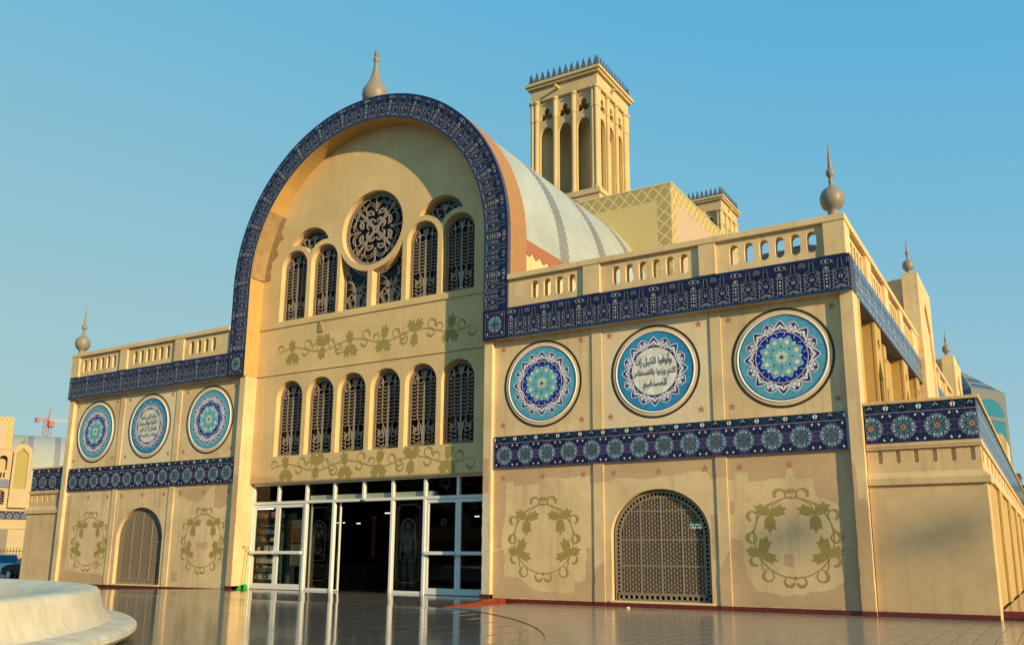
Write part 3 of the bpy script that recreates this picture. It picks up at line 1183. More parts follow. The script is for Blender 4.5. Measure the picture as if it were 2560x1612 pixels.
def scroll(x, z, r, a0, turns, w0, w1, fr, mb, sgn=1, n=16):
    pts, ws = [], []
    for k in range(n + 1):
        t = k / n
        a = math.radians(a0) + sgn * turns * 2 * PI * t
        R = r * (1 - 0.45 * t)
        pts.append((x + R * math.cos(a), z + R * math.sin(a)))
        ws.append(w0 + (w1 - w0) * t)
    mb.ribbon(pts, ws, fr, -0.018, 0)


for k in range(4):
    def q(pts):
        return xf(pts, k * PI / 2)
    # diagonal arm with double curls
    mb.ribbon(q([(0, 0), (0.13, 0.13), (0.30, 0.30), (0.45, 0.45), (0.62, 0.62)]), [0.04, 0.10, 0.065, 0.075, 0.035], g_frame, -0.018, 0)
    for sg in (-1, 1):
        for cx_, cz_, r_, a_, tn in ((0.20, 0.42, 0.115, -60, 0.70), (0.14, 0.19, 0.11, -40, 0.6)):
            pts, ws = [], []
            for t in range(15):
                a = math.radians(a_) + tn * 2 * PI * t / 14
                pts.append((cx_ + r_ * math.cos(a), cz_ + r_ * math.sin(a)))
                ws.append(0.022 + 0.036 * math.sin(PI * t / 14))
            if sg < 0:
                pts = [(z, x) for x, z in pts]
            mb.ribbon(q(pts), ws, g_frame, -0.018, 0)
        # C scrolls along the rim
        for cx_, cz_, r_, a_, tn in ((0.19, 0.60, 0.17, 160, -0.78), (0.50, 0.66, 0.085, 0, 0.95), (0.13, 0.78, 0.13, 200, -0.5)):
            pts, ws = [], []
            for t in range(17):
                a = math.radians(a_) + tn * 2 * PI * t / 16
                pts.append((sg * (cx_ + r_ * math.cos(a)), cz_ + r_ * math.sin(a)))
                ws.append(0.018 + 0.034 * (t / 16) ** 2 if r_ > 0.15 else 0.019)
            mb.ribbon(q(pts), ws, g_frame, -0.018, 0)
        mb.ribbon(q([(0, 0.55), (sg * 0.16, 0.71), (sg * 0.40, 0.66), (sg * 0.60, 0.62)]), 0.018, g_frame, -0.018, 0)
    mb.ribbon(q([(0, 0.50), (0, 0.92)]), [0.06, 0.03], g_frame, -0.018, 0)
mb.poly(star(0, 0, 0.20, 4, 0.10, 45), g_frame, 0.0, 0, -0.018)
rose = MB().plate([circ(0, 0, CR + 0.02, 48), circ(0, 0, CR - 0.01, 48)], g_frame, -0.02, 0.012).build("window", GRILLE, HALL, loc=(CC, RY + 0.17, CZ), label="round rose window with scrollwork grille")
link("grille", mb.mesh("grille", GRILLE, recalc=False), rose, (0, -0.02, 0))
link("pane", MB().plate([circ(0, 0, CR, 48)], g_frame, -0.004, 0).mesh("pane", WGLASS), rose, (0, 0.03, 0))
# spandrel windows with a vase of leaves
for sp, cx_, fx in ((SP1, -0.52, 1), (SP2, 0.595, -1)):
    mb = MB()
    loc_pts = [(x - cx_, z - 7.195) for x, z in sp]
    ins = []
    cxm = sum(p[0] for p in loc_pts) / len(loc_pts)
    for x, z in loc_pts:
        nx_ = x - 0.075 * (1 if x > 0.2 else -1 if x < -0.2 else 0)
        ins.append((nx_, max(0.075, min(z - 0.075 if z > 0.2 else 0.075, 1.4))))
    border(mb, loc_pts, 0.03, ins, 0.018, 0.07, g_frame, tick=0.04)
    mb.poly([(-0.12, 0.08), (0.12, 0.08), (0.07, 0.2), (0.12, 0.34), (0.13, 0.44), (-0.13, 0.44), (-0.12, 0.34), (-0.07, 0.2)], g_frame, 0, 0, -0.014)
    for s_ in (-1, 1):
        mb.ribbon(circ(s_ * 0.215, 0.38, 0.075, 14), 0.03, g_frame, -0.014, 0, True)
        leafrib(mb, s_ * 0.28, 0.40, s_ * 0.08, -0.16, 0.06, g_frame, 0.2 * s_)
        for k, (dx, dz) in enumerate(((0.10, 0.25), (0.22, 0.22), (0.30, 0.12), (0.18, -0.05))):
            leafrib(mb, s_ * 0.05, 0.45 + k * 0.02, s_ * dx, dz, 0.05, g_frame, 0.15 * s_)
        for k in range(4):
            leafrib(mb, s_ * (0.14 + 0.02 * k), 0.12 + k * 0.05, s_ * 0.14, 0.07, 0.045, g_frame, -0.3 * s_)
        mb.ribbon([(s_ * 0.04, 0.44), (s_ * 0.10, 0.62), (s_ * 0.22, 0.78), (s_ * 0.34, 0.84)], 0.016, g_frame, -0.014, 0)
    tall = -fx
    for k in range(5):
        leafrib(mb, tall * (0.17 + 0.045 * k), 0.62 + k * 0.13, tall * 0.09 * (1 if k % 2 else -0.6), 0.14, 0.055, g_frame, 0.1)
    mb.ribbon([(tall * 0.06, 0.44), (tall * 0.16, 0.7), (tall * 0.28, 0.98), (tall * 0.38, 1.25)], 0.018, g_frame, -0.014, 0)
    leafrib(mb, 0, 0.5, 0, 0.24, 0.06, g_frame)
    o = MB().plate([loc_pts], g_frame, -0.004, 0).build("window", WGLASS, HALL, loc=(cx_, RY + 0.20, 7.195))
    link("grille", mb.mesh("grille", GRILLE, recalc=False), o, (0, -0.018, 0))
# fan lights
for fp, cx_ in ((FAN1, -2.131), (FAN2, 2.243)):
    mb = MB()
    lp = [(x - cx_, z - 9.0) for x, z in fp]
    ins = [(x * 0.84, (z - 0.36) * 0.80 + 0.36) for x, z in lp]
    border(mb, lp, 0.03, ins, 0.016, 0.055, g_frame)
    for s_ in (-1, 1):
        for r_, xx, zz, a_ in ((0.12, 0.14, 0.38, 180), (0.10, 0.33, 0.42, 200), (0.08, 0.16, 0.19, 90)):
            pts = [(s_ * (xx + r_ * (1 - 0.3 * t / 12) * math.cos(math.radians(a_ - 300 * t / 12))), zz + r_ * (1 - 0.3 * t / 12) * math.sin(math.radians(a_ - 300 * t / 12))) for t in range(13)]
            mb.ribbon(pts, 0.026, g_frame, -0.014, 0)
        leafrib(mb, 0, 0.42, s_ * 0.12, 0.18, 0.05, g_frame)
        leafrib(mb, 0, 0.20, s_ * 0.08, -0.12, 0.04, g_frame)
    leafrib(mb, 0, 0.40, 0, 0.22, 0.06, g_frame)
    mb.ribbon([(0, 0.05), (0, 0.42)], 0.03, g_frame, -0.014, 0)
    o = MB().plate([lp], g_frame, -0.004, 0).build("window", WGLASS, HALL, loc=(cx_, RY + 0.20, 9.0))
    link("grille", mb.mesh("grille", GRILLE, recalc=False), o, (0, -0.018, 0))
# added dark sheet that paints unlit rooms behind the upper windows
MB().plate([[(-4.36, 2.96), (4.36, 2.96)] + arc(0, AZ, 4.36, 0, 180, 40)], ffront(1.7), -0.05, 0.0).build("dark_void_sheet", DARKIN, HALL)

# --- the big arch: body, soffit, orange back edge, tiles
am = MB()
outer = [(RO, ZB)] + arc(0, AZ, RO, 0, 180, 64) + [(-RO, ZB)]
inner = [(RI, ZB)] + arc(0, AZ, RI, 0, 180, 64) + [(-RI, ZB)]
Y0, Y1 = 0.02, 0.86
for i in range(len(outer) - 1):
    (ax, az), (bx, bz) = outer[i], outer[i + 1]
    (cx_, cz_), (dx_, dz_) = inner[i], inner[i + 1]
    am.face([(ax, Y0, az), (cx_, Y0, cz_), (dx_, Y0, dz_), (bx, Y0, bz)], 0)
    am.face([(ax, Y1, az), (bx, Y1, bz), (dx_, Y1, dz_), (cx_, Y1, cz_)], 2)
    am.face([(cx_, Y0, cz_), (cx_, Y1, cz_), (dx_, Y1, dz_), (dx_, Y0, dz_)], 1)
    am.face([(ax, Y0, az), (bx, Y0, bz), (bx, Y0 + 0.12, bz), (ax, Y0 + 0.12, az)], 0)
    am.face([(ax, Y0 + 0.12, az), (bx, Y0 + 0.12, bz), (bx, Y1, bz), (ax, Y1, az)], 2)
for s_ in (-1, 1):
    am.face([(s_ * RO, Y0, ZB), (s_ * RI, Y0, ZB), (s_ * RI, Y1, ZB), (s_ * RO, Y1, ZB)], 1)
arch = am.build("arch", [GREYBASE, SOFFIT, ORANGE], HALL)
stuff = MB()
for k in range(ARC_N):
    a = -PI / 2 + k * ARC_D
    for (i, j), me in FARC.items():
        M = T(0, Y0, AZ, a)
        if k < 3:
            stuff.add_mesh(me, M)
        else:
            tile_obj("arch_tile", me, arch, M)
SC = (AZ - ZT) / (10 * FU)
for side in (-1, 1):
    for c in range(10):
        for j in range(4):
            v0 = (RO - RI) / (4 * FV)
            if side < 0:
                M = Matrix.Translation((-RI, Y0, ZT)) @ Matrix.Rotation(-PI / 2, 4, 'Y') @ Matrix.Translation((c * FU * SC, 0, j * FV * v0))
            else:
                M = Matrix.Translation((RI, Y0, AZ)) @ Matrix.Rotation(PI / 2, 4, 'Y') @ Matrix.Translation((c * FU * SC, 0, j * FV * v0))
            M = M @ Matrix.Diagonal((SC, 1, v0, 1))
            if side < 0:
                stuff.add_mesh(FTILE[c % 5, j], M)
            else:
                tile_obj("arch_tile", FTILE[c % 5, j], arch, M)
stuff.build("arch_tiles", PALM, arch, kind="stuff")
# corner squares with one rosette, between arch and frieze
CB = Pattern()
CB.add(rect(0, 4, 0, 4), "navy")
CB.line([(0.45, 0.45), (3.55, 0.45), (3.55, 3.55), (0.45, 3.55)], 0.06, "line", True)
CB.add(rect(0.55, 3.45, 0.55, 3.45), "violet")
for t, mi, ly in R_OLD.p:
    CB.p.append(([(0.5 + 1.0 * u, 0.5 + 1.0 * v) for u, v in t], mi, ly + CB.n))
CBT = {}
for i in range(4):
    for j in range(4):
        CBT[i, j] = CB.tile(i, i + 1, j, j + 1, 0.02, "navy", lambda u, v, d, i=i, j=j: ((u - i) * 0.1625, -d, (v - j) * 0.1725)).mesh("corner_tile", PALM, recalc=False)
for s_ in (-1, 1):
    x0 = RI if s_ > 0 else -RO
    for (i, j), me in CBT.items():
        tile_obj("corner_tile", me, arch, T(x0 + i * 0.1625, Y0, ZB + j * 0.1725))
# repaired patch of plaster peeling from the soffit on the left
pm_ = MB()
rnd = random.Random(3)
a0, a1, n_ = math.radians(148), math.radians(177), 14
rows = []
for i in range(n_ + 1):
    a = a0 + (a1 - a0) * i / n_
    y_e = RY - 0.004
    rows.append([(3.845 - 0.02 - 0.01 * rnd.random(), 0.03), (3.82, 0.25 + 0.03 * rnd.random()), (3.80, y_e)])
for i in range(n_):
    for k in range(2):
        P = []
        for (ii, kk) in ((i, k), (i + 1, k), (i + 1, k + 1), (i, k + 1)):
            a = a0 + (a1 - a0) * ii / n_
            r, y = rows[ii][kk]
            P.append((r * math.cos(a), y, AZ + r * math.sin(a)))
        pm_.face(P)
flap = [(3.83 * math.cos(a0 + (a1 - a0) * i / 14), AZ + 3.83 * math.sin(a0 + (a1 - a0) * i / 14)) for i in range(15)]
inn = []
for i in range(14, -1, -1):
    a = a0 + (a1 - a0) * i / 14
    r = 3.70 - 0.16 * rnd.random() - (0.12 if 3 < i < 9 else 0)
    inn.append((r * math.cos(a), AZ + r * math.sin(a)))
pm_.poly(flap + inn, ffront(RY), 0.012, 0, 0.001)
pm_.build("plaster_patch", SOFFIT2, arch, label="rough repaired patch of plaster inside the arch")
# small broken piece of plaster standing off the wall
pb = MB().poly([(-1.63, 6.72), (-1.47, 6.72), (-1.52, 6.86), (-1.60, 7.02), (-1.64, 6.95)], ffront(RY), 0.03, 0, 0.001)
pb.build("plaster_chip", SOFFIT2, wall)

# --- piers under the arch
for s_ in (-1, 1):
    x0, x1 = (RI, 4.07) if s_ > 0 else (-4.07, -RI)
    pm_ = MB().box(x0, x1, PY, 0.78, 0.0, ZB)
    pier = pm_.build("pier", CREAM, HALL, bevel=0.008)
    box("base_tile", PLINTH, pier, x0 - (0.03 if s_ > 0 else 0.0), x1 + 0.0, PY - 0.035, 0.64, 0.08, 0.165)
    if s_ > 0:
        MB().poly(jag([(RI + 0.006, 0.17), (RI + 0.15, 0.17), (RI + 0.15, 2.3), (RI + 0.006, 2.3)], 0.008, 5), ffront(PY), 0.003).build("paint_patch", WHITEPAT, pier)
        MB().poly(jag([(RI + 0.005, 2.31), (RI + 0.16, 2.31), (RI + 0.16, 3.05), (RI + 0.005, 3.08)], 0.01, 6), ffront(PY), 0.003).build("paint_patch", TAN, pier)
        box("corner_tile_red", STEPTILE, pier, XR - 0.12, XR + 0.02, PY - 0.22, PY - 0.036, 0.0, 0.10)
    else:
        MB().poly(jag([(-4.06, 0.17), (-RI - 0.01, 0.17), (-RI - 0.01, 3.0), (-4.06, 3.05)], 0.012, 8), ffront(PY), 0.003).build("paint_patch", TAN, pier)

MEDS = []


# ------------------------------------------------------------------ medallions
def petals(P, n, r0, r1, half, a0, fill, inner, outline="petal"):
    for k in range(n):
        a = a0 + 2 * PI * k / n
        sh = [(-half, r0), (-half * 1.02, r0 + (r1 - r0) * 0.42), (-half * 0.55, r0 + (r1 - r0) * 0.66), (0, r1), (half * 0.55, r0 + (r1 - r0) * 0.66), (half * 1.02, r0 + (r1 - r0) * 0.42), (half, r0)]
        P.add(xf(sh, a), fill)
        P.line(xf(sh, a), 0.016, outline)


def med_ground(bgc):
    P = Pattern()
    P.add(circ(0, 0, 0.806, 56), bgc)
    P.line(circ(0, 0, 0.80, 56), 0.013, "royal", True)
    # ring of sixteen leaves round the centre, white edged
    for k in range(8):
        a = 2 * PI * (k + 0.5) / 8
        sh = [(-0.105, 0.48), (-0.115, 0.60), (-0.085, 0.665), (0.0, 0.705), (0.085, 0.665), (0.115, 0.60), (0.105, 0.48)]
        q = xf(sh, a)
        P.add(q, "petal")
        P.line(q, 0.018, "petal")
        P.line(xf([(-0.092, 0.50), (-0.097, 0.60), (-0.07, 0.65), (0, 0.685), (0.07, 0.65), (0.097, 0.60), (0.092, 0.50)], a), 0.022, "violet")
        P.add(xf([(0.0, 0.675), (-0.045, 0.642), (0.0, 0.615), (0.045, 0.642)], a), "royal")
        P.line(xf([(0, 0.62), (-0.045, 0.575), (-0.03, 0.53), (0.03, 0.53), (0.045, 0.575)], a), 0.018, "violet", True)
    for k in range(8):
        a = 2 * PI * k / 8
        sh = [(-0.215, 0.45), (-0.175, 0.545), (-0.105, 0.575), (-0.065, 0.645), (0, 0.715), (0.065, 0.645), (0.105, 0.575), (0.175, 0.545), (0.215, 0.45)]
        P.add(xf(sh, a), "violet")
        P.line(xf(sh, a), 0.024, "petal")
        P.add(xf([(-0.04, 0.655), (0, 0.70), (0.04, 0.655), (0, 0.635)], a), "royal")
        P.line(xf([(-0.165, 0.485), (-0.12, 0.535), (-0.065, 0.55), (0, 0.62), (0.065, 0.55), (0.12, 0.535), (0.165, 0.485)], a), 0.038, "petal")
        P.add(xf([(0, 0.60), (-0.045, 0.55), (0, 0.51), (0.045, 0.55)], a), "petal")
        P.add(xf([(0, 0.58), (-0.024, 0.55), (0, 0.525), (0.024, 0.55)], a), "violet")
    return P


MED_A = med_ground("turq")
MED_A.add(circ(0, 0, 0.485, 48), "royal")
MED_A.line(circ(0, 0, 0.487, 48), 0.012, "petal", True)
for k in range(8):                       # small curls in the dark ring
    a = 2 * PI * k / 8
    for sx in (-1, 1):
        MED_A.line(xf([(sx * 0.05, 0.40), (sx * 0.085, 0.44), (sx * 0.075, 0.46)], a), 0.014, "turqpale")
    MED_A.add(xf([(-0.05, 0.31), (-0.045, 0.345), (0, 0.392), (0.045, 0.345), (0.05, 0.31)], a), "turqpale")
    MED_A.add(xf(star(0, 0.338, 0.035, 4, 0.013), a), "cream")
for k in range(8):
    a = 2 * PI * (k + 0.5) / 8
    sh = [(-0.03, 0.17), (-0.115, 0.25), (-0.11, 0.30), (-0.068, 0.36), (0, 0.435), (0.068, 0.36), (0.11, 0.30), (0.115, 0.25), (0.03, 0.17)]
    MED_A.add(xf(sh, a), "flower")
    MED_A.line(xf(sh, a), 0.009, "turqpale", True)
    MED_A.add(xf(star(0, 0.305, 0.066, 6, 0.026), a), "cream")
MED_A.add(circ(0, 0, 0.19, 24), "flower")
for k in range(16):
    a = 2 * PI * k / 16
    MED_A.add(xf([(0, 0.035), (-0.014, 0.09), (0, 0.125), (0.014, 0.09)], a), "cream")
MED_A.add(circ(0, 0, 0.028, 10), "maroon")
MED_T = med_ground("sky")
MED_T.add(circ(0, 0, 0.50, 48), "bluegreen")
MED_T.add(circ(0, 0, 0.488, 48), "paper")

MT_ = 0.1655
MED_TILES = {}
for nm, P in (("a", MED_A), ("t", MED_T)):
    d = {}
    for i in range(-5, 5):
        for j in range(-5, 5):
            x0, y0 = (i + 0.0) * MT_, (j + 0.0) * MT_
            if min(abs(x0), abs(x0 + MT_)) ** 2 + min(abs(y0), abs(y0 + MT_)) ** 2 > 0.79 ** 2 and not (i in (-1, 0) or j in (-1, 0)):
                continue
            # body of the tile cut to the disc
            mbt = MB()
            g = 0.0016
            n = 0
            disc = [t for t in tessellate_polygon([[Vector((u, v, 0)) for u, v in circ(0, 0, 0.806, 56)]])]
            cp_ = circ(0, 0, 0.806, 56)
            for t in disc:
                c = clip_tri([cp_[q] for q in t], x0 + g, x0 + MT_ - g, y0 + g, y0 + MT_ - g)
                if c:
                    mbt.face([(u, -0.012, v) for u, v in c], PI_["turq" if nm == "a" else "sky"])
                    n += 1
            if not n:
                continue
            for tri, mi, ly in P.p:
                xs = [q[0] for q in tri]
                ys = [q[1] for q in tri]
                if max(xs) <= x0 or min(xs) >= x0 + MT_ or max(ys) <= y0 or min(ys) >= y0 + MT_:
                    continue
                c = clip_tri(tri, x0 + g, x0 + MT_ - g, y0 + g, y0 + MT_ - g)
                if c:
                    mbt.face([(u, -0.0126 - 0.00006 * ly, v) for u, v in c], mi)
            d[i, j] = mbt.mesh("medallion_tile", PALM, recalc=False)
    MED_TILES[nm] = d

# Arabic lettering: letters are shaped into their joined forms and set from right to left
AF = {'ا': (0xFE8D, 0xFE8E), 'أ': (0xFE83, 0xFE84), 'إ': (0xFE87, 0xFE88), 'آ': (0xFE81, 0xFE82), 'ة': (0xFE93, 0xFE94), 'د': (0xFEA9, 0xFEAA), 'ذ': (0xFEAB, 0xFEAC), 'ر': (0xFEAD, 0xFEAE), 'ز': (0xFEAF, 0xFEB0), 'و': (0xFEED, 0xFEEE)}
for ch, b in (('ب', 0xFE8F), ('ت', 0xFE95), ('ج', 0xFE9D), ('س', 0xFEB1), ('ض', 0xFEBD), ('ط', 0xFEC1), ('ع', 0xFEC9), ('ف', 0xFED1), ('ق', 0xFED5), ('ك', 0xFED9), ('ل', 0xFEDD), ('م', 0xFEE1), ('ن', 0xFEE5), ('ه', 0xFEE9), ('ي', 0xFEF1)):
    AF[ch] = (b, b + 1, b + 2, b + 3)
LAMALEF = {'ا': (0xFEFB, 0xFEFC), 'أ': (0xFEF7, 0xFEF8), 'إ': (0xFEF9, 0xFEFA), 'آ': (0xFEF5, 0xFEF6)}


def shape_ar(s):
    out = []
    i = 0
    prev_joins = False
    while i < len(s):
        ch = s[i]
        if ch not in AF:
            out.append(ch)
            prev_joins = False
            i += 1
            continue
        if ch == 'ل' and i + 1 < len(s) and s[i + 1] in LAMALEF:
            out.append(chr(LAMALEF[s[i + 1]][1 if prev_joins else 0]))
            prev_joins = False
            i += 2
            continue
        f = AF[ch]
        nxt = i + 1 < len(s) and s[i + 1] in AF
        if len(f) == 2:
            out.append(chr(f[1] if prev_joins else f[0]))
            prev_joins = False
        else:
            out.append(chr(f[3] if prev_joins and nxt else f[1] if prev_joins else f[2] if nxt else f[0]))
            prev_joins = nxt
        i += 1
    return "".join(reversed(out))


def text_tris(s, size):
    cu = bpy.data.curves.new("lettering", 'FONT')
    cu.body = s
    cu.size = size
    cu.align_x = 'CENTER'
    cu.offset = size * 0.012
    o = bpy.data.objects.new("lettering", cu)
    COL.objects.link(o)
    bpy.context.view_layer.update()
    dg = bpy.context.evaluated_depsgraph_get()
    me = bpy.data.meshes.new_from_object(o.evaluated_get(dg))
    v = [(p.co.x, p.co.y) for p in me.vertices]
    f = [tuple(p.vertices) for p in me.polygons]
    bpy.data.objects.remove(o)
    bpy.data.curves.remove(cu)
    bpy.data.meshes.remove(me)
    return v, f


def lettering(lines, name, m, parent, fr, d, loc=None, sx=1.0):
    mb = MB()
    for s, size, x, z in lines:
        v, f = text_tris(s, size)
        b = len(mb.v)
        mb.v += [fr(x + p[0] * sx, z + p[1], d) for p in v]
        for q in f:
            mb.f.append(tuple(b + i for i in q))
            mb.m.append(0)
    return mb.build(name, m, parent, loc=loc)


INK = mat("ink_blue", (0.018, 0.012, 0.05), 0.35)


def medallion(x, z, kind, single, lines=None):
    fr = g_frame
    mb = MB()
    mb.plate([circ(0, 0, 0.90, 64), circ(0, 0, 0.86, 64)], fr, -0.001, 0.006)
    root = mb.build("medallion", PALE, HALL, loc=(x, WY, z))
    MB().plate([circ(0, 0, 0.958, 72), circ(0, 0, 0.912, 72)], fr, -0.001, 0.004).build("dark_ring", RINGDARK, root)
    w = MB()
    prof = [(0.857, 0.001), (0.852, 0.016), (0.838, 0.022), (0.824, 0.016), (0.812, 0.003)]
    for i in range(len(prof) - 1):
        for k in range(64):
            q = []
            for (r, d), kk in ((prof[i], k), (prof[i], k + 1), (prof[i + 1], k + 1), (prof[i + 1], k)):
                a = 2 * PI * kk / 64
                q.append((r * math.cos(a), -d, r * math.sin(a)))
            w.face(q)
    w.build("white_ring", RINGWHITE, root, smooth=True)
    MB().plate([circ(0, 0, 0.81, 56)], fr, -0.001, 0.006).build("tile_bed", LAVGROUT, root)
    if single:
        for me in MED_TILES[kind].values():
            link("medallion_tile", me, root)
    else:
        st = MB()
        for me in MED_TILES[kind].values():
            st.add_mesh(me, Matrix())
        st.build("medallion_tiles", PALM, root, kind="stuff")
    if lines:
        lettering(lines, "inscription", INK, root, fr, 0.026, sx=0.66)
    return root


LINES_R = [(shape_ar("وأوفوا الكيل إذا"), 0.20, 0.0, 0.155), (shape_ar("كلتم وزنوا بالقسطاس"), 0.172, 0.0, -0.065), (shape_ar("المستقيم"), 0.205, 0.02, -0.305)]
LINES_L = [(shape_ar("يا أيها الذين آمنوا"), 0.16, 0.0, 0.22), (shape_ar("لا تأكلوا أموالكم بينكم"), 0.155, 0.0, 0.045), (shape_ar("بالباطل إلا أن تكون"), 0.155, 0.0, -0.13), (shape_ar("تجارة عن تراض منكم"), 0.145, 0.0, -0.30)]
MX = [5.29, 7.885, 10.425]
MZ = 4.625
for x, kd in zip(MX, "ata"):
    medallion(x, MZ, kd, True, LINES_R if kd == "t" else None)
    medallion(-x, MZ, kd, False, LINES_L if kd == "t" else None)


# ------------------------------------------------------------------ painted ornaments
def leaf_shape(x, z, ang, L=0.34):
    h = [(0.07, 0.08), (0.20, 0.22), (0.40, 0.28), (0.60, 0.27), (0.82, 0.33), (0.75, 0.15)]
    p = [(0, 0)] + h + [(1.02, 0.0)] + [(a, -b) for a, b in reversed(h)]
    return xf([(a * L, b * L) for a, b in p], math.radians(ang), 1, x, z)


def hook(x, z, ang, r, fx=1):
    """curled tendril: thin stalk ending in a thick round hook"""
    pts, ws = [], []
    for k in range(15):
        t = k / 14
        a = math.radians(200 - 300 * t)
        R = r * (1.0 - 0.22 * t)
        pts.append((r + R * math.cos(a), 0.55 * r + R * math.sin(a) * 1.05))
        ws.append(0.016 + 0.012 * t + 0.034 * math.exp(-((t - 0.72) / 0.22) ** 2))
    return xf(pts, math.radians(ang), 1, x, z, fx), ws


def wreath_mesh():
    mb = MB()
    fr = g_frame
    R = 0.68
    ring = [(R * math.cos(2 * PI * k / 64), R * 1.04 * math.sin(2 * PI * k / 64) - 0.02) for k in range(64)]
    mb.ribbon(ring, 0.020, fr, 0, 0.003, True, 0, False)
    for s_ in (-1, 1):
        jx, jz = s_ * 0.38, 0.40
        mb.ribbon([(jx, jz), (s_ * 0.40, 0.50), (s_ * 0.44, 0.56), (s_ * 0.30, 0.62)], 0.02, fr, 0, 0.003, False, 0, False)
        mb.ribbon([(jx, jz), (s_ * 0.33, 0.55), (s_ * 0.16, 0.66)], 0.018, fr, 0, 0.003, False, 0, False)
        for a, L in ((150, 0.31), (20, 0.31), (268, 0.34)):
            aa = a if s_ < 0 else 180 - a
            mb.poly(leaf_shape(jx, jz, aa, L), fr, 0.003)
        jx, jz = s_ * 0.56, -0.32
        mb.ribbon([(jx, jz), (s_ * 0.565, -0.50), (s_ * 0.54, -0.60), (s_ * 0.45, -0.58)], 0.02, fr, 0, 0.003, False, 0, False)
        for a, L in ((162, 0.29), (72, 0.34), (-22, 0.30)):
            aa = a if s_ < 0 else 180 - a
            mb.poly(leaf_shape(jx, jz, aa, L), fr, 0.003)
        for hx, hz, ang, r, fx in ((0.20, 0.63, 62, 0.105, 1), (0.02, 0.69, 95, 0.075, 1), (0.63, 0.28, 25, 0.095, 1), (0.665, 0.05, 150, 0.085, -1), (0.68, -0.12, 35, 0.095, 1), (0.56, -0.47, -10, 0.10, 1), (0.40, -0.60, 150, 0.10, -1), (0.02, -0.73, -70, 0.09, 1)):
            p, w = hook(0, 0, ang, r, fx)
            p = [(s_ * (hx + x), hz + z) for x, z in p]
            mb.ribbon(p, w, fr, 0, 0.003, False, 0, False)
        for k in (0, 1):
            mb.poly(circ(s_ * 0.685, 0.10 - k * 0.0, 0.026, 8), fr, 0.004, 1)
    mb.poly(circ(0, 0.69, 0.03, 8), fr, 0.004, 1)
    mb.poly(circ(0, -0.73, 0.035, 8), fr, 0.004, 1)
    return mb.mesh("wreath", [LEAF, STARC], recalc=False)


WREATH = wreath_mesh()
STAR_ME = MB().poly(star(0, 0, 0.084), g_frame, 0.0025).mesh("star", STARC, recalc=False)


def vine(z0, parent):
    mb = MB()
    fr = ffront(RY)
    x0, x1 = -3.08, 3.15
    pts = []
    for k in range(90):
        x = x0 + (x1 - x0) * k / 89
        pts.append((x, z0 + 0.10 * math.cos((x + 2.54) * 2 * PI / 2.10)))
    mb.ribbon(pts, 0.032, fr, 0, 0.003, False, 0, False)
    for n, x in enumerate((-2.54, -1.47, -0.51, 0.57, 1.565, 2.61)):
        up_ = n in (1, 4)
        zz = z0 + (-0.03 if not up_ else 0.03)
        for a in ((100, 238, 302) if not up_ else (262, 58, 122)):
            if n in (3, 5) and a == 100:
                a = 78
            mb.poly(leaf_shape(x, zz, a, 0.39), fr, 0.003)
    for n, x in enumerate((-3.02, -2.18, -1.98, -1.78, -1.16, -1.0, -0.86, -0.14, 0.02, 0.30, 0.98, 1.12, 1.28, 1.95, 2.08, 2.25, 2.95, 3.15)):
        zc_ = z0 + 0.10 * math.cos((x + 2.54) * 2 * PI / 2.10)
        upw = (n % 2 == 0) if n not in (0,) else False
        p, w = hook(x, zc_, 65 if upw else -80, 0.10 + 0.014 * ((n * 7) % 3), 1 if n % 3 else -1)
        mb.ribbon(p, w, fr, 0, 0.003, False, 0, False)
    return mb.build("vine", LEAF, parent)


vine(6.29, wall)
vine(3.17, wall)
MB().poly(jag([(-3.83, 2.84), (-2.7, 2.84), (-2.9, 2.95), (-3.83, 3.02)], 0.03, 31), ffront(RY), 0.002).build("paint_patch", TAN, wall)

# ------------------------------------------------------------------ wings


def PF(a):
    """pilaster face: the corner one stands well out, the inner ones are flat strips"""
    return PY if a > 11 else WY - 0.026


PIL = [(6.50, 6.73), (9.07, 9.29), (11.54, 11.77)]
AW = 7.89


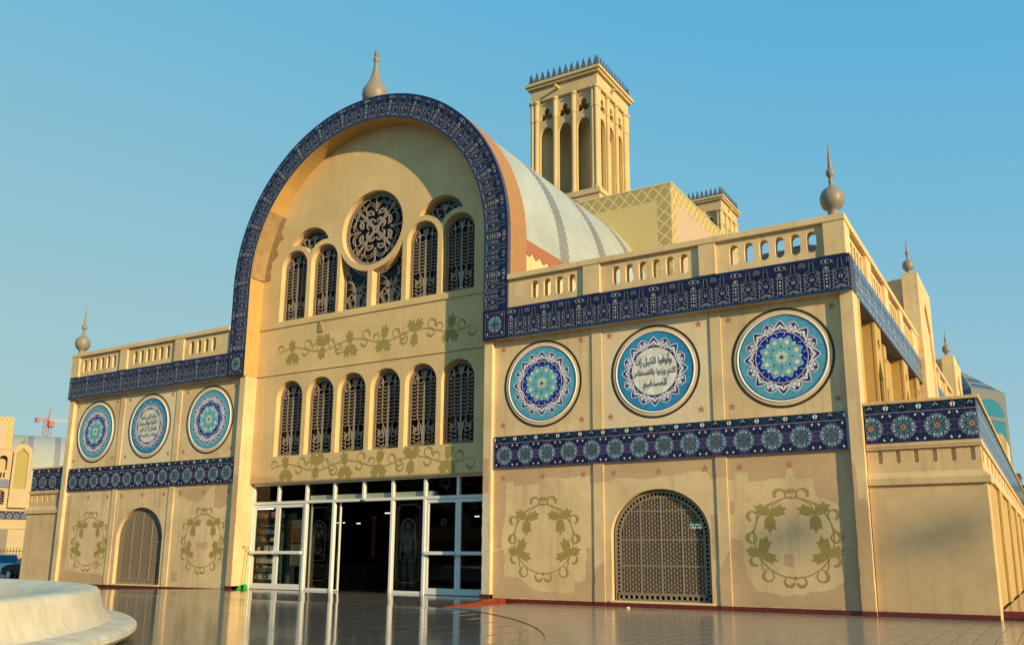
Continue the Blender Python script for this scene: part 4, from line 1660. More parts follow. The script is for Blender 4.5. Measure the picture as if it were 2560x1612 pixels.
def big_grille():
    mb = MB()
    fr = g_frame
    hw, zs, H = 0.975, 1.24, 2.10
    out = [(-hw, 0.0), (hw, 0.0)] + arc(0, zs, hw, 0, 180, 36, H - zs)
    inn = [(-hw + 0.115, 0.13), (hw - 0.115, 0.13)] + arc(0, zs, hw - 0.115, 0, 180, 36, H - zs - 0.115)
    mb.ribbon(out, 0.03, fr, -0.03, 0, True)
    mb.ribbon(inn, 0.022, fr, -0.03, 0, True)
    # rings between the two bars
    mid = [(-hw + 0.06, 0.10)] + [(-hw + 0.06, 0.10 + (zs - 0.10) * k / 8) for k in range(1, 9)]
    path = [(-hw + 0.058, 0.17 + (zs - 0.17) * k / 12) for k in range(12)] + [(p[0], p[1]) for p in reversed(arc(0, zs, hw - 0.058, 0, 180, 34, H - zs - 0.058))] + [(hw - 0.058, zs - (zs - 0.17) * k / 12) for k in range(1, 13)]
    # even spacing
    d, last = 0.0, path[0]
    ringc = [path[0]]
    acc = 0.0
    for a, b in zip(path, path[1:]):
        L = math.hypot(b[0] - a[0], b[1] - a[1])
        t = 0.0
        while acc + (L - t) >= 0.083:
            t += 0.083 - acc
            acc = 0.0
            ringc.append((a[0] + (b[0] - a[0]) * t / L, a[1] + (b[1] - a[1]) * t / L))
        acc += L - t
    for c in ringc:
        mb.ribbon(circ(c[0], c[1], 0.041, 10), 0.018, fr, -0.03, 0, True)
    for k in range(17):
        mb.ribbon(circ(-hw + 0.10 + k * (2 * hw - 0.2) / 16, 0.066, 0.052, 10), 0.02, fr, -0.03, 0, True)
    # main bars
    hi, zi = hw - 0.115, H - 0.115

    def ztop(x):
        q = 1 - (x / hi) ** 2
        return zs + (zi - zs) * math.sqrt(max(0.0, q))

    def xlim(z):
        if z <= zs:
            return hi
        q = 1 - ((z - zs) / (zi - zs)) ** 2
        return hi * math.sqrt(max(0.0, q))
    for x in (-0.43, 0.0, 0.43):
        mb.ribbon([(x, 0.13), (x, ztop(x))], 0.024, fr, -0.03, 0.004)
    for z in (0.13, 0.66, 1.16, 1.72):
        mb.ribbon([(-xlim(z), z), (xlim(z), z)], 0.024, fr, -0.03, 0.004)
    # woven pattern: upright slats and short slanting links
    p = 0.0614
    n = int(hi / p)
    for k in range(-n, n + 1):
        x = k * p
        mb.ribbon([(x, 0.13), (x, ztop(x))], 0.010, fr, -0.015, -0.004)
    zz = 0.13
    row = 0
    while zz < zi - 0.03:
        for k in range(-n, n):
            xa = k * p
            if max(abs(xa), abs(xa + p)) < xlim(zz + 0.03):
                if (k + row) % 2 == 0:
                    mb.ribbon([(xa, zz), (xa + p, zz + 0.045)], 0.0125, fr, -0.02, -0.006, sides=False)
                else:
                    mb.ribbon([(xa, zz + 0.045), (xa + p, zz)], 0.0125, fr, -0.02, -0.006, sides=False)
        zz += 0.045
        row += 1
    # fixing lugs to the wall
    for a in (35, 62, 90, 118, 145):
        x, z = hw * math.cos(math.radians(a)), zs + (H - zs) * math.sin(math.radians(a))
        mb.ribbon([(x, z), (x * 1.05, z + 0.045 * math.sin(math.radians(a)) + 0.01)], 0.022, fr, -0.03, 0.002)
    for x, z in ((-hw, 0.95), (-hw, 0.4), (hw, 0.95)):
        mb.ribbon([(x, z), (x * 1.05, z)], 0.022, fr, -0.03, 0.002)
    for x in (-0.8, 0, 0.6):
        mb.ribbon([(x, 0), (x, -0.04)], 0.022, fr, -0.03, 0.002)
    return mb.mesh("grille", GRILLE2, recalc=False)


BIGG = big_grille()
WS = [(-1, "left"), (1, "right")]
PARA_D = 0.20
for s_, nm in WS:
    def X(a, b):
        return (a, b) if s_ > 0 else (-b, -a)
    fr = ffront(WY)
    mb = MB()
    ow = rect(*X(4.0, 11.6), 0.0, 5.75)
    hole = [(s_ * AW - 1.02, 0.11), (s_ * AW + 1.02, 0.11)] + arc(s_ * AW, 1.37, 1.02, 0, 180, 36, 0.90)
    mb.plate([ow, hole], fr, -0.25, 0.0)
    ww = mb.build("wing_wall", CREAM, HALL)
    for a, b in PIL:
        box("pilaster", CREAM, HALL, *X(a, b), PF(a), WY - 0.002 if a < 11 else 0.5, 0.0, ZB + 0.02, bevel=0.005)
    cw_ = 1.15
    pc = MB().poly(rect(s_ * MX[1] - cw_, s_ * MX[1] + cw_, MT + 0.004, ZB - 0.004), fr, 0.0008).build("panel_coat", WHITECOAT, ww)
    # window in the middle bay
    wn = MB().plate([[(-1.04, -0.02), (1.04, -0.02)] + arc(0, 1.26, 1.04, 0, 180, 36, 0.92)], g_frame, -0.01, 0.0).build("window", WGLASS, HALL, loc=(s_ * AW, WY + 0.24, 0.11))
    link("grille", BIGG, wn, (0, -0.14, 0.02))
    box("sill", PALE, HALL, *X(AW - 1.06, AW + 1.06), WY - 0.03, WY + 0.10, 0.085, 0.125, bevel=0.005)
    # plinth: red tiles one by one
    xx = 4.075
    bays = [(4.075, 6.497), (6.733, 9.067), (9.293, 11.537)]
    plinth = box("plinth", PLINTH, HALL, *X(4.072, 11.538), WY - 0.012, WY - 0.002, 0.0, 0.088)
    for a, b in bays:
        n = max(1, round((b - a) / 0.33))
        for k in range(n):
            w_ = (b - a) / n
            box("plinth_tile", PLINTH, plinth, *X(a + k * w_ + 0.002, a + (k + 1) * w_ - 0.002), WY - 0.03, WY - 0.012, 0.0, 0.09, bevel=0.003)
    for a, b in PIL:
        box("plinth_tile", PLINTH, plinth, *X(a - 0.005, b + 0.008), min(PF(a), WY - 0.03) - 0.012, PF(a) - 0.001, 0.0, 0.091, bevel=0.003)
    # rosette band on a backing strip
    bx0, bx1 = X(4.072, 11.538)
    rb = box("rosette_band", LAVGROUT, HALL, bx0, bx1, WY - 0.055, WY - 0.001, MBZ, MT)
    n = int((bx1 - bx0 - 0.02) / RT)
    rose_run(rb, bx0 + (bx1 - bx0 - n * RT) / 2, n, WY - 0.056, MBZ + 0.002, True, ROSE_OLD)
    # bottle frieze
    fx0, fx1 = X(RO, 11.78)
    fz = MB().box(fx0, fx1, 0.02, 0.42, ZB, ZT).build("frieze", GREYBASE, HALL)
    n = round((fx1 - fx0) / FU)
    frieze_run(fz, fx0 + (fx1 - fx0 - n * FU) / 2, n, 0.02, ZB, s_ > 0)
    box("frieze_soffit", CREAM, fz, fx0 + 0.01, fx1 - 0.01, 0.03, 0.30, ZB - 0.004, ZB - 0.001)
    # parapet with upright slots
    py = 0.055
    pf = ffront(py)
    slots = [5.19, 5.495, 5.80, 6.105] + [7.15 + 0.2975 * k for k in range(6)] + [9.655 + 0.294 * k for k in range(6)]
    po = rect(*X(RO + 0.004, 11.73), ZT, 7.05)
    mb = MB().plate([po] + [slot(s_ * c, 0.088, 6.52, 6.93) for c in slots], pf, -PARA_D, 0.0)
    para = mb.build("parapet", CREAM, HALL)
    for a, b in ((6.395, 6.79), (8.955, 9.30), (11.35, 11.73)):
        box("parapet_post", CREAM, para, *X(a, b), py - 0.06, py - 0.001, ZT, 7.03, bevel=0.005)
    box("coping", CREAM, para, *X(RO + 0.004, 11.75), py - 0.075, py + PARA_D + 0.03, 7.035, 7.16, bevel=0.008)
    box("roof_deck", CREAM, HALL, *X(4.45, 11.4), 0.45, 28, 5.9, 6.0)
    # stars
    zs_up, zs_dn = 5.48, 3.77
    for c in MX:
        for dx in (-0.98, 0.95):
            for z in (zs_up, zs_dn):
                link("star", STAR_ME, ww, (s_ * c + dx, WY - 0.001, z))
    for x in (4.32, 5.30, 6.257, 6.95, 7.915, 8.86, 9.53, 10.45):
        link("star", STAR_ME, ww, (s_ * x, WY - 0.001, 2.62))
    # wreaths on the outer and inner bay
    for x in (5.32, 10.445):
        o = link("wreath", WREATH, ww, (s_ * x * (1 if s_ > 0 else 0.978), WY + 0.0008, 1.34))
        o.scale = (1.04, 1, 1.0)
    # hand-rolled patches of darker repaint
    if s_ > 0:
        PP = [([(4.08, 2.83), (6.49, 2.83), (6.49, 2.62), (5.9, 2.56), (5.3, 2.60), (5.15, 2.48), (4.6, 2.45), (4.58, 2.55), (4.40, 2.50), (4.42, 1.95), (4.30, 1.55), (4.28, 1.1), (4.08, 1.1)], TAN, 0.025),
              ([(4.08, 0.10), (6.49, 0.10), (6.49, 1.15), (6.33, 1.15), (6.3, 0.52), (6.05, 0.45), (6.0, 0.22), (5.6, 0.24), (5.1, 0.30), (4.75, 0.52), (4.4, 0.56), (4.35, 1.08), (4.08, 1.08)], TAN, 0.025),
              ([(6.74, 2.83), (9.06, 2.83), (9.06, 2.40), (8.95, 2.42), (8.9, 2.58), (8.4, 2.56), (8.0, 2.50), (7.5, 2.46), (7.1, 2.52), (6.74, 2.44)], TAN, 0.025),
              ([(8.93, 1.75), (9.06, 1.75), (9.06, 0.9), (8.96, 0.95)], TAN, 0.01),
              ([(9.30, 2.83), (11.53, 2.83), (11.53, 1.2), (11.30, 1.2), (11.26, 1.9), (11.1, 1.98), (10.9, 2.05), (10.85, 2.35), (10.55, 2.36), (10.5, 2.55), (10.38, 2.55), (10.36, 2.38), (9.7, 2.36), (9.68, 2.52), (9.45, 2.52), (9.42, 2.38), (9.30, 2.38)], TAN, 0.02),
              ([(9.30, 0.10), (11.53, 0.10), (11.53, 1.17), (11.32, 1.17), (11.28, 0.55), (11.0, 0.42), (10.3, 0.30), (9.75, 0.36), (9.55, 0.7), (9.52, 1.3), (9.30, 1.32)], TAN, 0.025),
              ([(10.25, 0.82), (10.42, 0.80), (10.43, 1.02), (10.26, 1.03)], TAN, 0.012),
              ([(9.32, 1.75), (9.40, 1.75), (9.40, 2.0), (9.32, 2.0)], TAN, 0.006)]
    else:
        PP = [([(-11.53, 2.7), (-11.28, 2.75), (-11.25, 1.2), (-11.3, 0.5), (-9.4, 0.34), (-9.3, 0.10), (-11.53, 0.10)], TAN, 0.03),
              ([(-9.86, 0.62), (-9.5, 0.60), (-9.5, 0.70), (-9.8, 0.74)], TAN, 0.02),
              ([(-6.40, 2.72), (-4.9, 2.80), (-5.2, 2.55), (-5.5, 2.35), (-5.7, 2.42), (-6.2, 2.5)], TAN, 0.03),
              ([(-4.85, 2.82), (-4.3, 2.82), (-4.32, 2.3), (-4.6, 2.15), (-4.85, 2.2)], TAN, 0.02),
              ([(-5.45, 1.10), (-4.98, 1.10), (-4.98, 1.28), (-5.45, 1.28)], TAN, 0.008),
              ([(-6.35, 0.22), (-6.1, 0.22), (-6.1, 0.5), (-6.35, 0.5)], TAN, 0.012)]
    for k, (p, m_, am_) in enumerate(PP):
        MB().poly(jag(p, am_, 50 + k, 0.09), fr, 0.0012).build("paint_patch", m_, ww)
    for k, (a, b) in enumerate(PIL[:2]):
        if s_ > 0:
            MB().poly(jag([(a + 0.004, 0.10), (b - 0.004, 0.10), (b - 0.004, 0.9 + 0.2 * k), (a + 0.004, 0.7)], 0.008, 80 + k), ffront(PF(a)), 0.002).build("paint_patch", TAN, ww)
            MB().poly(jag([(a + 0.004, 2.83), (b - 0.004, 2.83), (b - 0.004, 2.45), (a + 0.004, 2.44)], 0.008, 85 + k), ffront(PF(a)), 0.002).build("paint_patch", TAN, ww)
    if s_ > 0:
        MB().poly(jag([(11.545, 0.10), (11.765, 0.10), (11.765, 1.9), (11.70, 2.0), (11.62, 1.95), (11.6, 2.55), (11.545, 2.6)], 0.008, 91), ffront(PY), 0.002).build("paint_patch", TAN, ww)

    # corner block in front of the side arcade
    bf = ffront(WY)
    B0, B1 = 11.782, 13.60
    bm_ = MB()
    x0, x1 = X(B0, B1)
    bm_.box(x0, x1, WY, 0.78, 0.0, 2.19)
    blk = bm_.build("corner_block", BLOCKC, HALL, bevel=0.006)
    zt_ = 2.19
    sl_ = MB()
    # sloping sill
    c0, c1 = X(B0, 13.66)
    d0_, d1_ = X(B0, 13.55)
    sl_.face([(c0, WY - 0.05, 2.19), (c1, WY - 0.05, 2.19), (c1, WY - 0.05, 2.30), (c0, WY - 0.05, 2.30)])
    sl_.face([(c0, WY - 0.05, 2.30), (c1, WY - 0.05, 2.30), (d1_, WY + 0.03, 2.41), (d0_, WY + 0.03, 2.41)])
    sl_.face([(c0, WY - 0.05, 2.19), (c1, WY - 0.05, 2.19), (c1, 0.8, 2.19), (c0, 0.8, 2.19)])
    xo = c1 if s_ > 0 else c0
    xi = d1_ if s_ > 0 else d0_
    sl_.face([(xo, WY - 0.05, 2.19), (xo, WY - 0.05, 2.30), (xo, 0.8, 2.30), (xo, 0.8, 2.19)])
    sl_.face([(xo, WY - 0.05, 2.30), (xi, WY + 0.03, 2.41), (xi, 0.8, 2.41), (xo, 0.8, 2.30)])
    sl_.face([(xo, 0.8, 2.19), (xo, 0.8, 2.30), (xi, 0.8, 2.41), (xi, 0.8, 2.19)])
    sl_.build("sill", BLOCKC, blk)
    LEN = 27.0 if s_ > 0 else 14.0
    e0, e1 = X(B0, 13.555)
    sc_ = [12.0 + 0.2866 * k for k in range(6)]
    up_m = MB().plate([rect(e0, e1, 2.405, 2.80)] + [slot(s_ * c, 0.035, 2.56, 2.785, 6) for c in sc_], ffront(WY + 0.03), -0.06, 0.0)
    up_m.build("slotted_panel", BLOCKC, blk)
    box("slot_backing", BLOCKC, blk, e0, e1, WY + 0.07, LEN, 2.405, 2.80)
    box("ledge", BLOCKC, blk, *X(B0, 13.585), WY - 0.01, LEN, 2.802, 2.835)
    box("ledge", BLOCKC, blk, *X(B0, 13.58), WY - 0.02, LEN, 2.838, 2.905, bevel=0.004)
    g0, g1 = X(B0 + 0.012, 13.555)
    box("tile_backing", LAVGROUT, blk, g0, g1, WY + 0.02, LEN, 2.907, 3.585)
    n = int((g1 - g0) / RT)
    rose_run(blk, g0 + (g1 - g0 - n * RT) / 2, n, WY + 0.019, 2.909, s_ > 0, ROSE_NEW, off=1)
    box("coping", BLOCKC, blk, *X(B0, 13.60), WY - 0.02, LEN, 3.588, 3.645, bevel=0.006)
    if s_ > 0:
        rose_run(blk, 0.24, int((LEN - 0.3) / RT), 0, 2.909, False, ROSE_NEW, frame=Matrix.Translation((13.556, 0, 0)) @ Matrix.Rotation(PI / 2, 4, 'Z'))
        for k in range(int(LEN / 1.2)):
            MB().plate([slot(0.6 + k * 1.2 + q * 0.287, 0.04, 2.56, 2.785, 6) for q in range(1)], fside(13.556), 0.0, 0.004).build("slot", DARKIN, blk)  # flat dark plates drawn as slots, their inner shade in the colour
    ba, bb = X(B0, B1)
    pl2 = box("base_tile", PLINTH, blk, ba, bb - 0.01, WY - 0.028, WY - 0.001, 0.0, 0.09, bevel=0.003)
    if s_ > 0:
        # arcade piers under the side band
        box("arcade_wall", YELLOW, HALL, 11.6, 13.50, 0.79, LEN, 0.0, 2.40)
        for y0 in (0.95, 5.2, 9.6, 14.0, 18.4, 22.8):
            ap_ = box("arcade_pier", YELLOW, HALL, 13.502, 13.56, y0, y0 + 0.9, 0.0, 2.40, bevel=0.01)
            box("base_tile", PLINTH, ap_, 13.51, 13.59, y0 - 0.02, y0 + 0.92, 0.0, 0.10)
    else:
        box("arcade_wall", YELLOW, HALL, -13.56, -11.6, 0.9, LEN, 0.0, 2.40)

# ------------------------------------------------------------------ side front of the right wing (faces +x)
box("side_wall", YELLOW, HALL, 10.9, 11.45, 0.55, 27, 0.0, 6.3)
for (ya, yb) in ((0.42, 10.2), (13.25, 20.2), (23.2, 27)):
    fz = box("side_frieze", GREYBASE, HALL, 11.30, 11.757, ya, yb, ZB + 0.003, ZT)
    n = int((yb - max(ya, 0.02) + (0.4 if ya < 1 else 0)) / FU)
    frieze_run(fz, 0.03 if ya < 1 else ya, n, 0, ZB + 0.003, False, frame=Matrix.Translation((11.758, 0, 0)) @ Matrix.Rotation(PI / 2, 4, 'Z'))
    bays = []
    y = 0.55 if ya < 1 else ya + 0.3
    k = 0
    while y + 1.7 < yb + 0.2:
        bays.append((y, min(y + 1.7, yb - 0.1)))
        y += 2.28
    sfr = fside(11.55)
    pl_ = MB().plate([rect(0.26 if ya < 1 else ya, yb, ZT, 7.05)] + [slot(a + 0.2 + q * 0.32, 0.088, 6.50, 6.95, 6) for a, b in bays for q in range(5) if a + 0.2 + q * 0.32 < b - 0.08], sfr, 0.0, 0.10)
    sp_ = pl_.build("parapet", CREAM, HALL)
    box("coping", CREAM, sp_, 11.50, 11.745, 0.29 if ya < 1 else ya, yb, 7.035, 7.158, bevel=0.008)
    prev = 0.26 if ya < 1 else ya
    for a, b in bays + [(yb, yb)]:
        if a - prev > 0.1:
            box("parapet_post", CREAM, sp_, 11.652, 11.72, prev, a, ZT, 7.03)
        prev = b
box("corner_pier", YELLOW, HALL, 11.46, 11.765, 0.52, 0.80, 2.0, ZB)
# bracket piers carrying the frieze, with a pierced arch in their outer face
for k, (ya, yb, xo) in enumerate(((2.6, 3.35, 11.73), (4.55, 4.9, 11.60), (6.6, 7.4, 11.73), (8.2, 8.5, 11.60), (9.1, 9.6, 11.73), (15.2, 15.9, 11.73), (17.6, 18.2, 11.73))):
    pr = box("bracket_pier", YELLOW, HALL, 11.452, xo - 0.05, ya, yb, 3.0, ZB)
    c = (ya + yb) / 2
    hw = (yb - ya) / 2 - 0.08
    MB().plate([rect(ya - 0.01, yb + 0.01, 3.0, ZB), [(c - hw, 3.02), (c + hw, 3.02), (c + hw, 4.6), (c, 4.6 + hw * 1.4), (c - hw, 4.6)], circ(c, 5.30, min(0.12, hw * 0.8), 12)], fside(xo - 0.05), 0.001, 0.05).build("pierced_face", YELLOW, pr)
    box("niche", WGLASS, pr, xo - 0.049, xo - 0.046, ya + 0.05, yb - 0.05, 3.02, 5.5)
for y in (1.6, 3.9, 5.7, 7.9, 11.6):
    wn = MB().plate([[(y - 0.38, 3.2), (y + 0.38, 3.2)] + arc(y, 4.75, 0.38, 0, 180, 14, 0.5)], fside(11.45), 0.001, 0.015).build("window", GRILLE2, HALL)
# tall bays with finials standing out of the roofline
for y0, zt_ in ((10.2, 8.95), (20.2, 8.55)):
    bay = box("tall_bay", CREAM, HALL, 11.44, 11.80, y0, y0 + 3.0, 3.0, zt_, bevel=0.01)
    c = y0 + 1.5
    MB().plate([rect(y0, y0 + 3.0, 3.0, zt_), [(c - 1.2, 3.05), (c + 1.2, 3.05), (c + 1.2, zt_ - 2.2), (c + 0.9, zt_ - 1.3), (c, zt_ - 0.5), (c - 0.9, zt_ - 1.3), (c - 1.2, zt_ - 2.2)]], fside(11.80), 0.001, 0.06).build("arched_face", CREAM, bay)
    box("back_wall", CREAM, bay, 10.6, 11.438, y0 + 0.25, y0 + 2.8, 6.0, zt_ - 0.08)
MB().plate([[(12.0, 0.0), (13.04, 0.0), (13.04, 6.2), (12.9, 6.5), (12.0, 6.55)]], ffront(28.6), -3.0, 0.0).build("tall_bay", CREAM, HALL)

# ------------------------------------------------------------------ vault behind the arch, painted block on the crossing
VR = 4.45
vm = MB()
NV = 56
for k in range(NV):
    a, b = PI * k / NV, PI * (k + 1) / NV
    vm.face([(VR * math.cos(a), Y1 + 0.002, AZ + VR * math.sin(a)), (VR * math.cos(b), Y1 + 0.002, AZ + VR * math.sin(b)), (VR * math.cos(b), 40, AZ + VR * math.sin(b)), (VR * math.cos(a), 40, AZ + VR * math.sin(a))])
vault = vm.build("vault", VAULT, HALL, smooth=True)
for yc in (2.88, 5.38, 7.85):
    # patterned rib: rows of small pieces on a pale strip
    rm = MB()
    r0, r1 = VR + 0.004, VR + 0.012
    for k in range(NV * 3):
        a0_, a1_ = PI * k / (NV * 3), PI * (k + 1) / (NV * 3)
        for j in range(5):
            ya = yc - 0.25 + j * 0.10 + (0.05 if k % 2 else 0)
            yb = ya + 0.06
            am1 = a0_ + (a1_ - a0_) * 0.12
            am2 = a1_ - (a1_ - a0_) * 0.16
            rm.face([(r1 * math.cos(am1), ya, AZ + r1 * math.sin(am1)), (r1 * math.cos(am2), ya, AZ + r1 * math.sin(am2)), (r1 * math.cos(am2), yb, AZ + r1 * math.sin(am2)), (r1 * math.cos(am1), yb, AZ + r1 * math.sin(am1))])
    rm.build("vault_rib", VRIB, vault)
for s_ in (-1, 1):
    scal = [(0.87, 8.30), (0.87, 8.02)]
    y = 0.87
    while y < 8.7:
        scal += [(y + 0.36 * t / 6, 8.04 - 0.12 * math.sin(PI * t / 6)) for t in range(1, 7)]
        y += 0.36
    scal += [(y, 8.30)]
    if s_ > 0:
        MB().plate([scal], fside(4.452), -0.02, 0.006).build("scalloped_edge", SCALLOP, vault)
    xa, xb = (4.2, 4.44) if s_ > 0 else (-4.44, -4.2)
    box("vault_wall", CREAM, vault, xa, xb, 0.87, 40, 5.5, 8.27)
LB = box("crossing_block", KHAKIWALL, HALL, -5.15, 5.15, 8.8, 17.1, 6.0, 12.60)
box("block_coping", LATGROUND, LB, -5.17, 5.17, 8.78, 17.12, 12.602, 12.64)


def lattice(fr, u0, u1, v0, v1, cell, name):
    """painted diamonds between pale lines in a border strip"""
    mb = MB()
    mb.plate([rect(u0, u1, v0, v1)], fr, 0.0, 0.003, 1)
    nu = max(1, round((u1 - u0) / cell))
    nv = max(1, round((v1 - v0) / cell))
    du, dv = (u1 - u0) / nu, (v1 - v0) / nv
    k_ = 0.425
    for i in range(-1, nu + 1):
        for j in range(-1, nv + 1):
            for ox in (0.0, 0.5):
                c = (u0 + (i + 0.5 + ox) * du, v0 + (j + 0.5 + ox) * dv)
                p = [(c[0] + du * k_, c[1]), (c[0], c[1] + dv * k_), (c[0] - du * k_, c[1]), (c[0], c[1] - dv * k_)]
                q = []
                for t in ((0, 1, 2), (0, 2, 3)):
                    cl = clip_tri([p[t[0]], p[t[1]], p[t[2]]], u0 + 0.01, u1 - 0.01, v0 + 0.01, v1 - 0.01)
                    if cl:
                        mb.face([fr(a, b, 0.005) for a, b in cl], 0)
    return mb.build(name, [KHAKI, LATGROUND], LB)


lf = ffront(8.8)
lattice(lf, -5.14, 5.14, 12.10, 12.595, 0.40, "lattice_border")
lattice(lf, 4.68, 5.14, 6.0, 12.096, 0.40, "lattice_border")
rs = fside(5.15)
box("side_panel", PEACH, LB, 5.151, 5.154, 8.81, 17.09, 6.0, 12.59)
rs2 = fside(5.155)
lattice(rs2, 8.82, 17.08, 12.10, 12.585, 0.40, "lattice_border")
lattice(rs2, 8.82, 9.26, 6.0, 12.096, 0.40, "lattice_border")
MB().ribbon(arc(13.0, 8.2, 3.3, 0, 180, 40), 0.07, fside(5.155), 0.0, 0.004).build("painted_arch", PEACHLINE, LB)

# ------------------------------------------------------------------ finials (lathe turned)
F_CORNER = [(0.0, 0.0), (0.20, 0.0), (0.19, 0.05), (0.13, 0.10), (0.105, 0.16), (0.115, 0.22), (0.16, 0.26), (0.22, 0.32), (0.255, 0.42), (0.262, 0.52), (0.24, 0.62), (0.19, 0.70), (0.165, 0.715), (0.15, 0.735), (0.09, 0.77), (0.05, 0.82), (0.042, 0.86), (0.055, 0.89), (0.055, 0.92), (0.04, 0.95), (0.045, 1.0), (0.07, 1.04), (0.092, 1.09), (0.095, 1.13), (0.075, 1.19), (0.04, 1.22), (0.048, 1.24), (0.045, 1.26), (0.032, 1.48), (0.017, 1.70), (0.003, 1.90), (0.0, 1.91)]
F_ARCH = [(0.0, -0.12), (0.20, -0.06), (0.26, 0.0), (0.325, 0.14), (0.35, 0.27), (0.335, 0.40), (0.27, 0.53), (0.20, 0.64), (0.14, 0.78), (0.10, 0.94), (0.075, 1.05), (0.085, 1.08), (0.06, 1.11), (0.05, 1.17), (0.06, 1.20), (0.045, 1.24), (0.075, 1.30), (0.085, 1.35), (0.07, 1.40), (0.04, 1.43), (0.06, 1.47), (0.065, 1.50), (0.05, 1.53), (0.065, 1.56), (0.045, 1.60), (0.0, 1.62)]


def finial(x, y, z, prof, sc, parent):
    return MB().lathe([(r * sc, h * sc) for r, h in prof], 0, 0, 24).build("finial", FINIAL, parent, smooth=True, loc=(x, y, z))


finial(11.50, 0.30, 7.16, F_CORNER, 0.85, HALL)
finial(-11.86 + 0.10, 0.30, 7.16, F_CORNER, 0.87, HALL)
finial(0.0, 0.44, 12.78, F_ARCH, 1.0, HALL)
finial(11.62, 10.5, 8.95, F_CORNER, 0.60, HALL)
finial(11.62, 20.5, 8.55, F_CORNER, 0.58, HALL)

# ------------------------------------------------------------------ wind towers
TZ0, TZ1 = 14.30, 18.45           # foot and head of the columns
TH = 1.55                         # half width of the shaft walls


def trefoil(cx, cz, r):
    pts = []
    for k in range(36):
        a = 2 * PI * k / 36
        d_, q_ = 0.52 * r, 0.46 * r
        q = 0.0
        for m3 in range(3):
            t_ = a - (PI / 2 + m3 * 2 * PI / 3)
            u_ = q_ * q_ - (d_ * math.sin(t_)) ** 2
            if u_ > 0 and math.cos(t_) > 0:
                q = max(q, d_ * math.cos(t_) + math.sqrt(u_))
        pts.append((cx + q * math.cos(a), cz + q * math.sin(a)))
    return pts


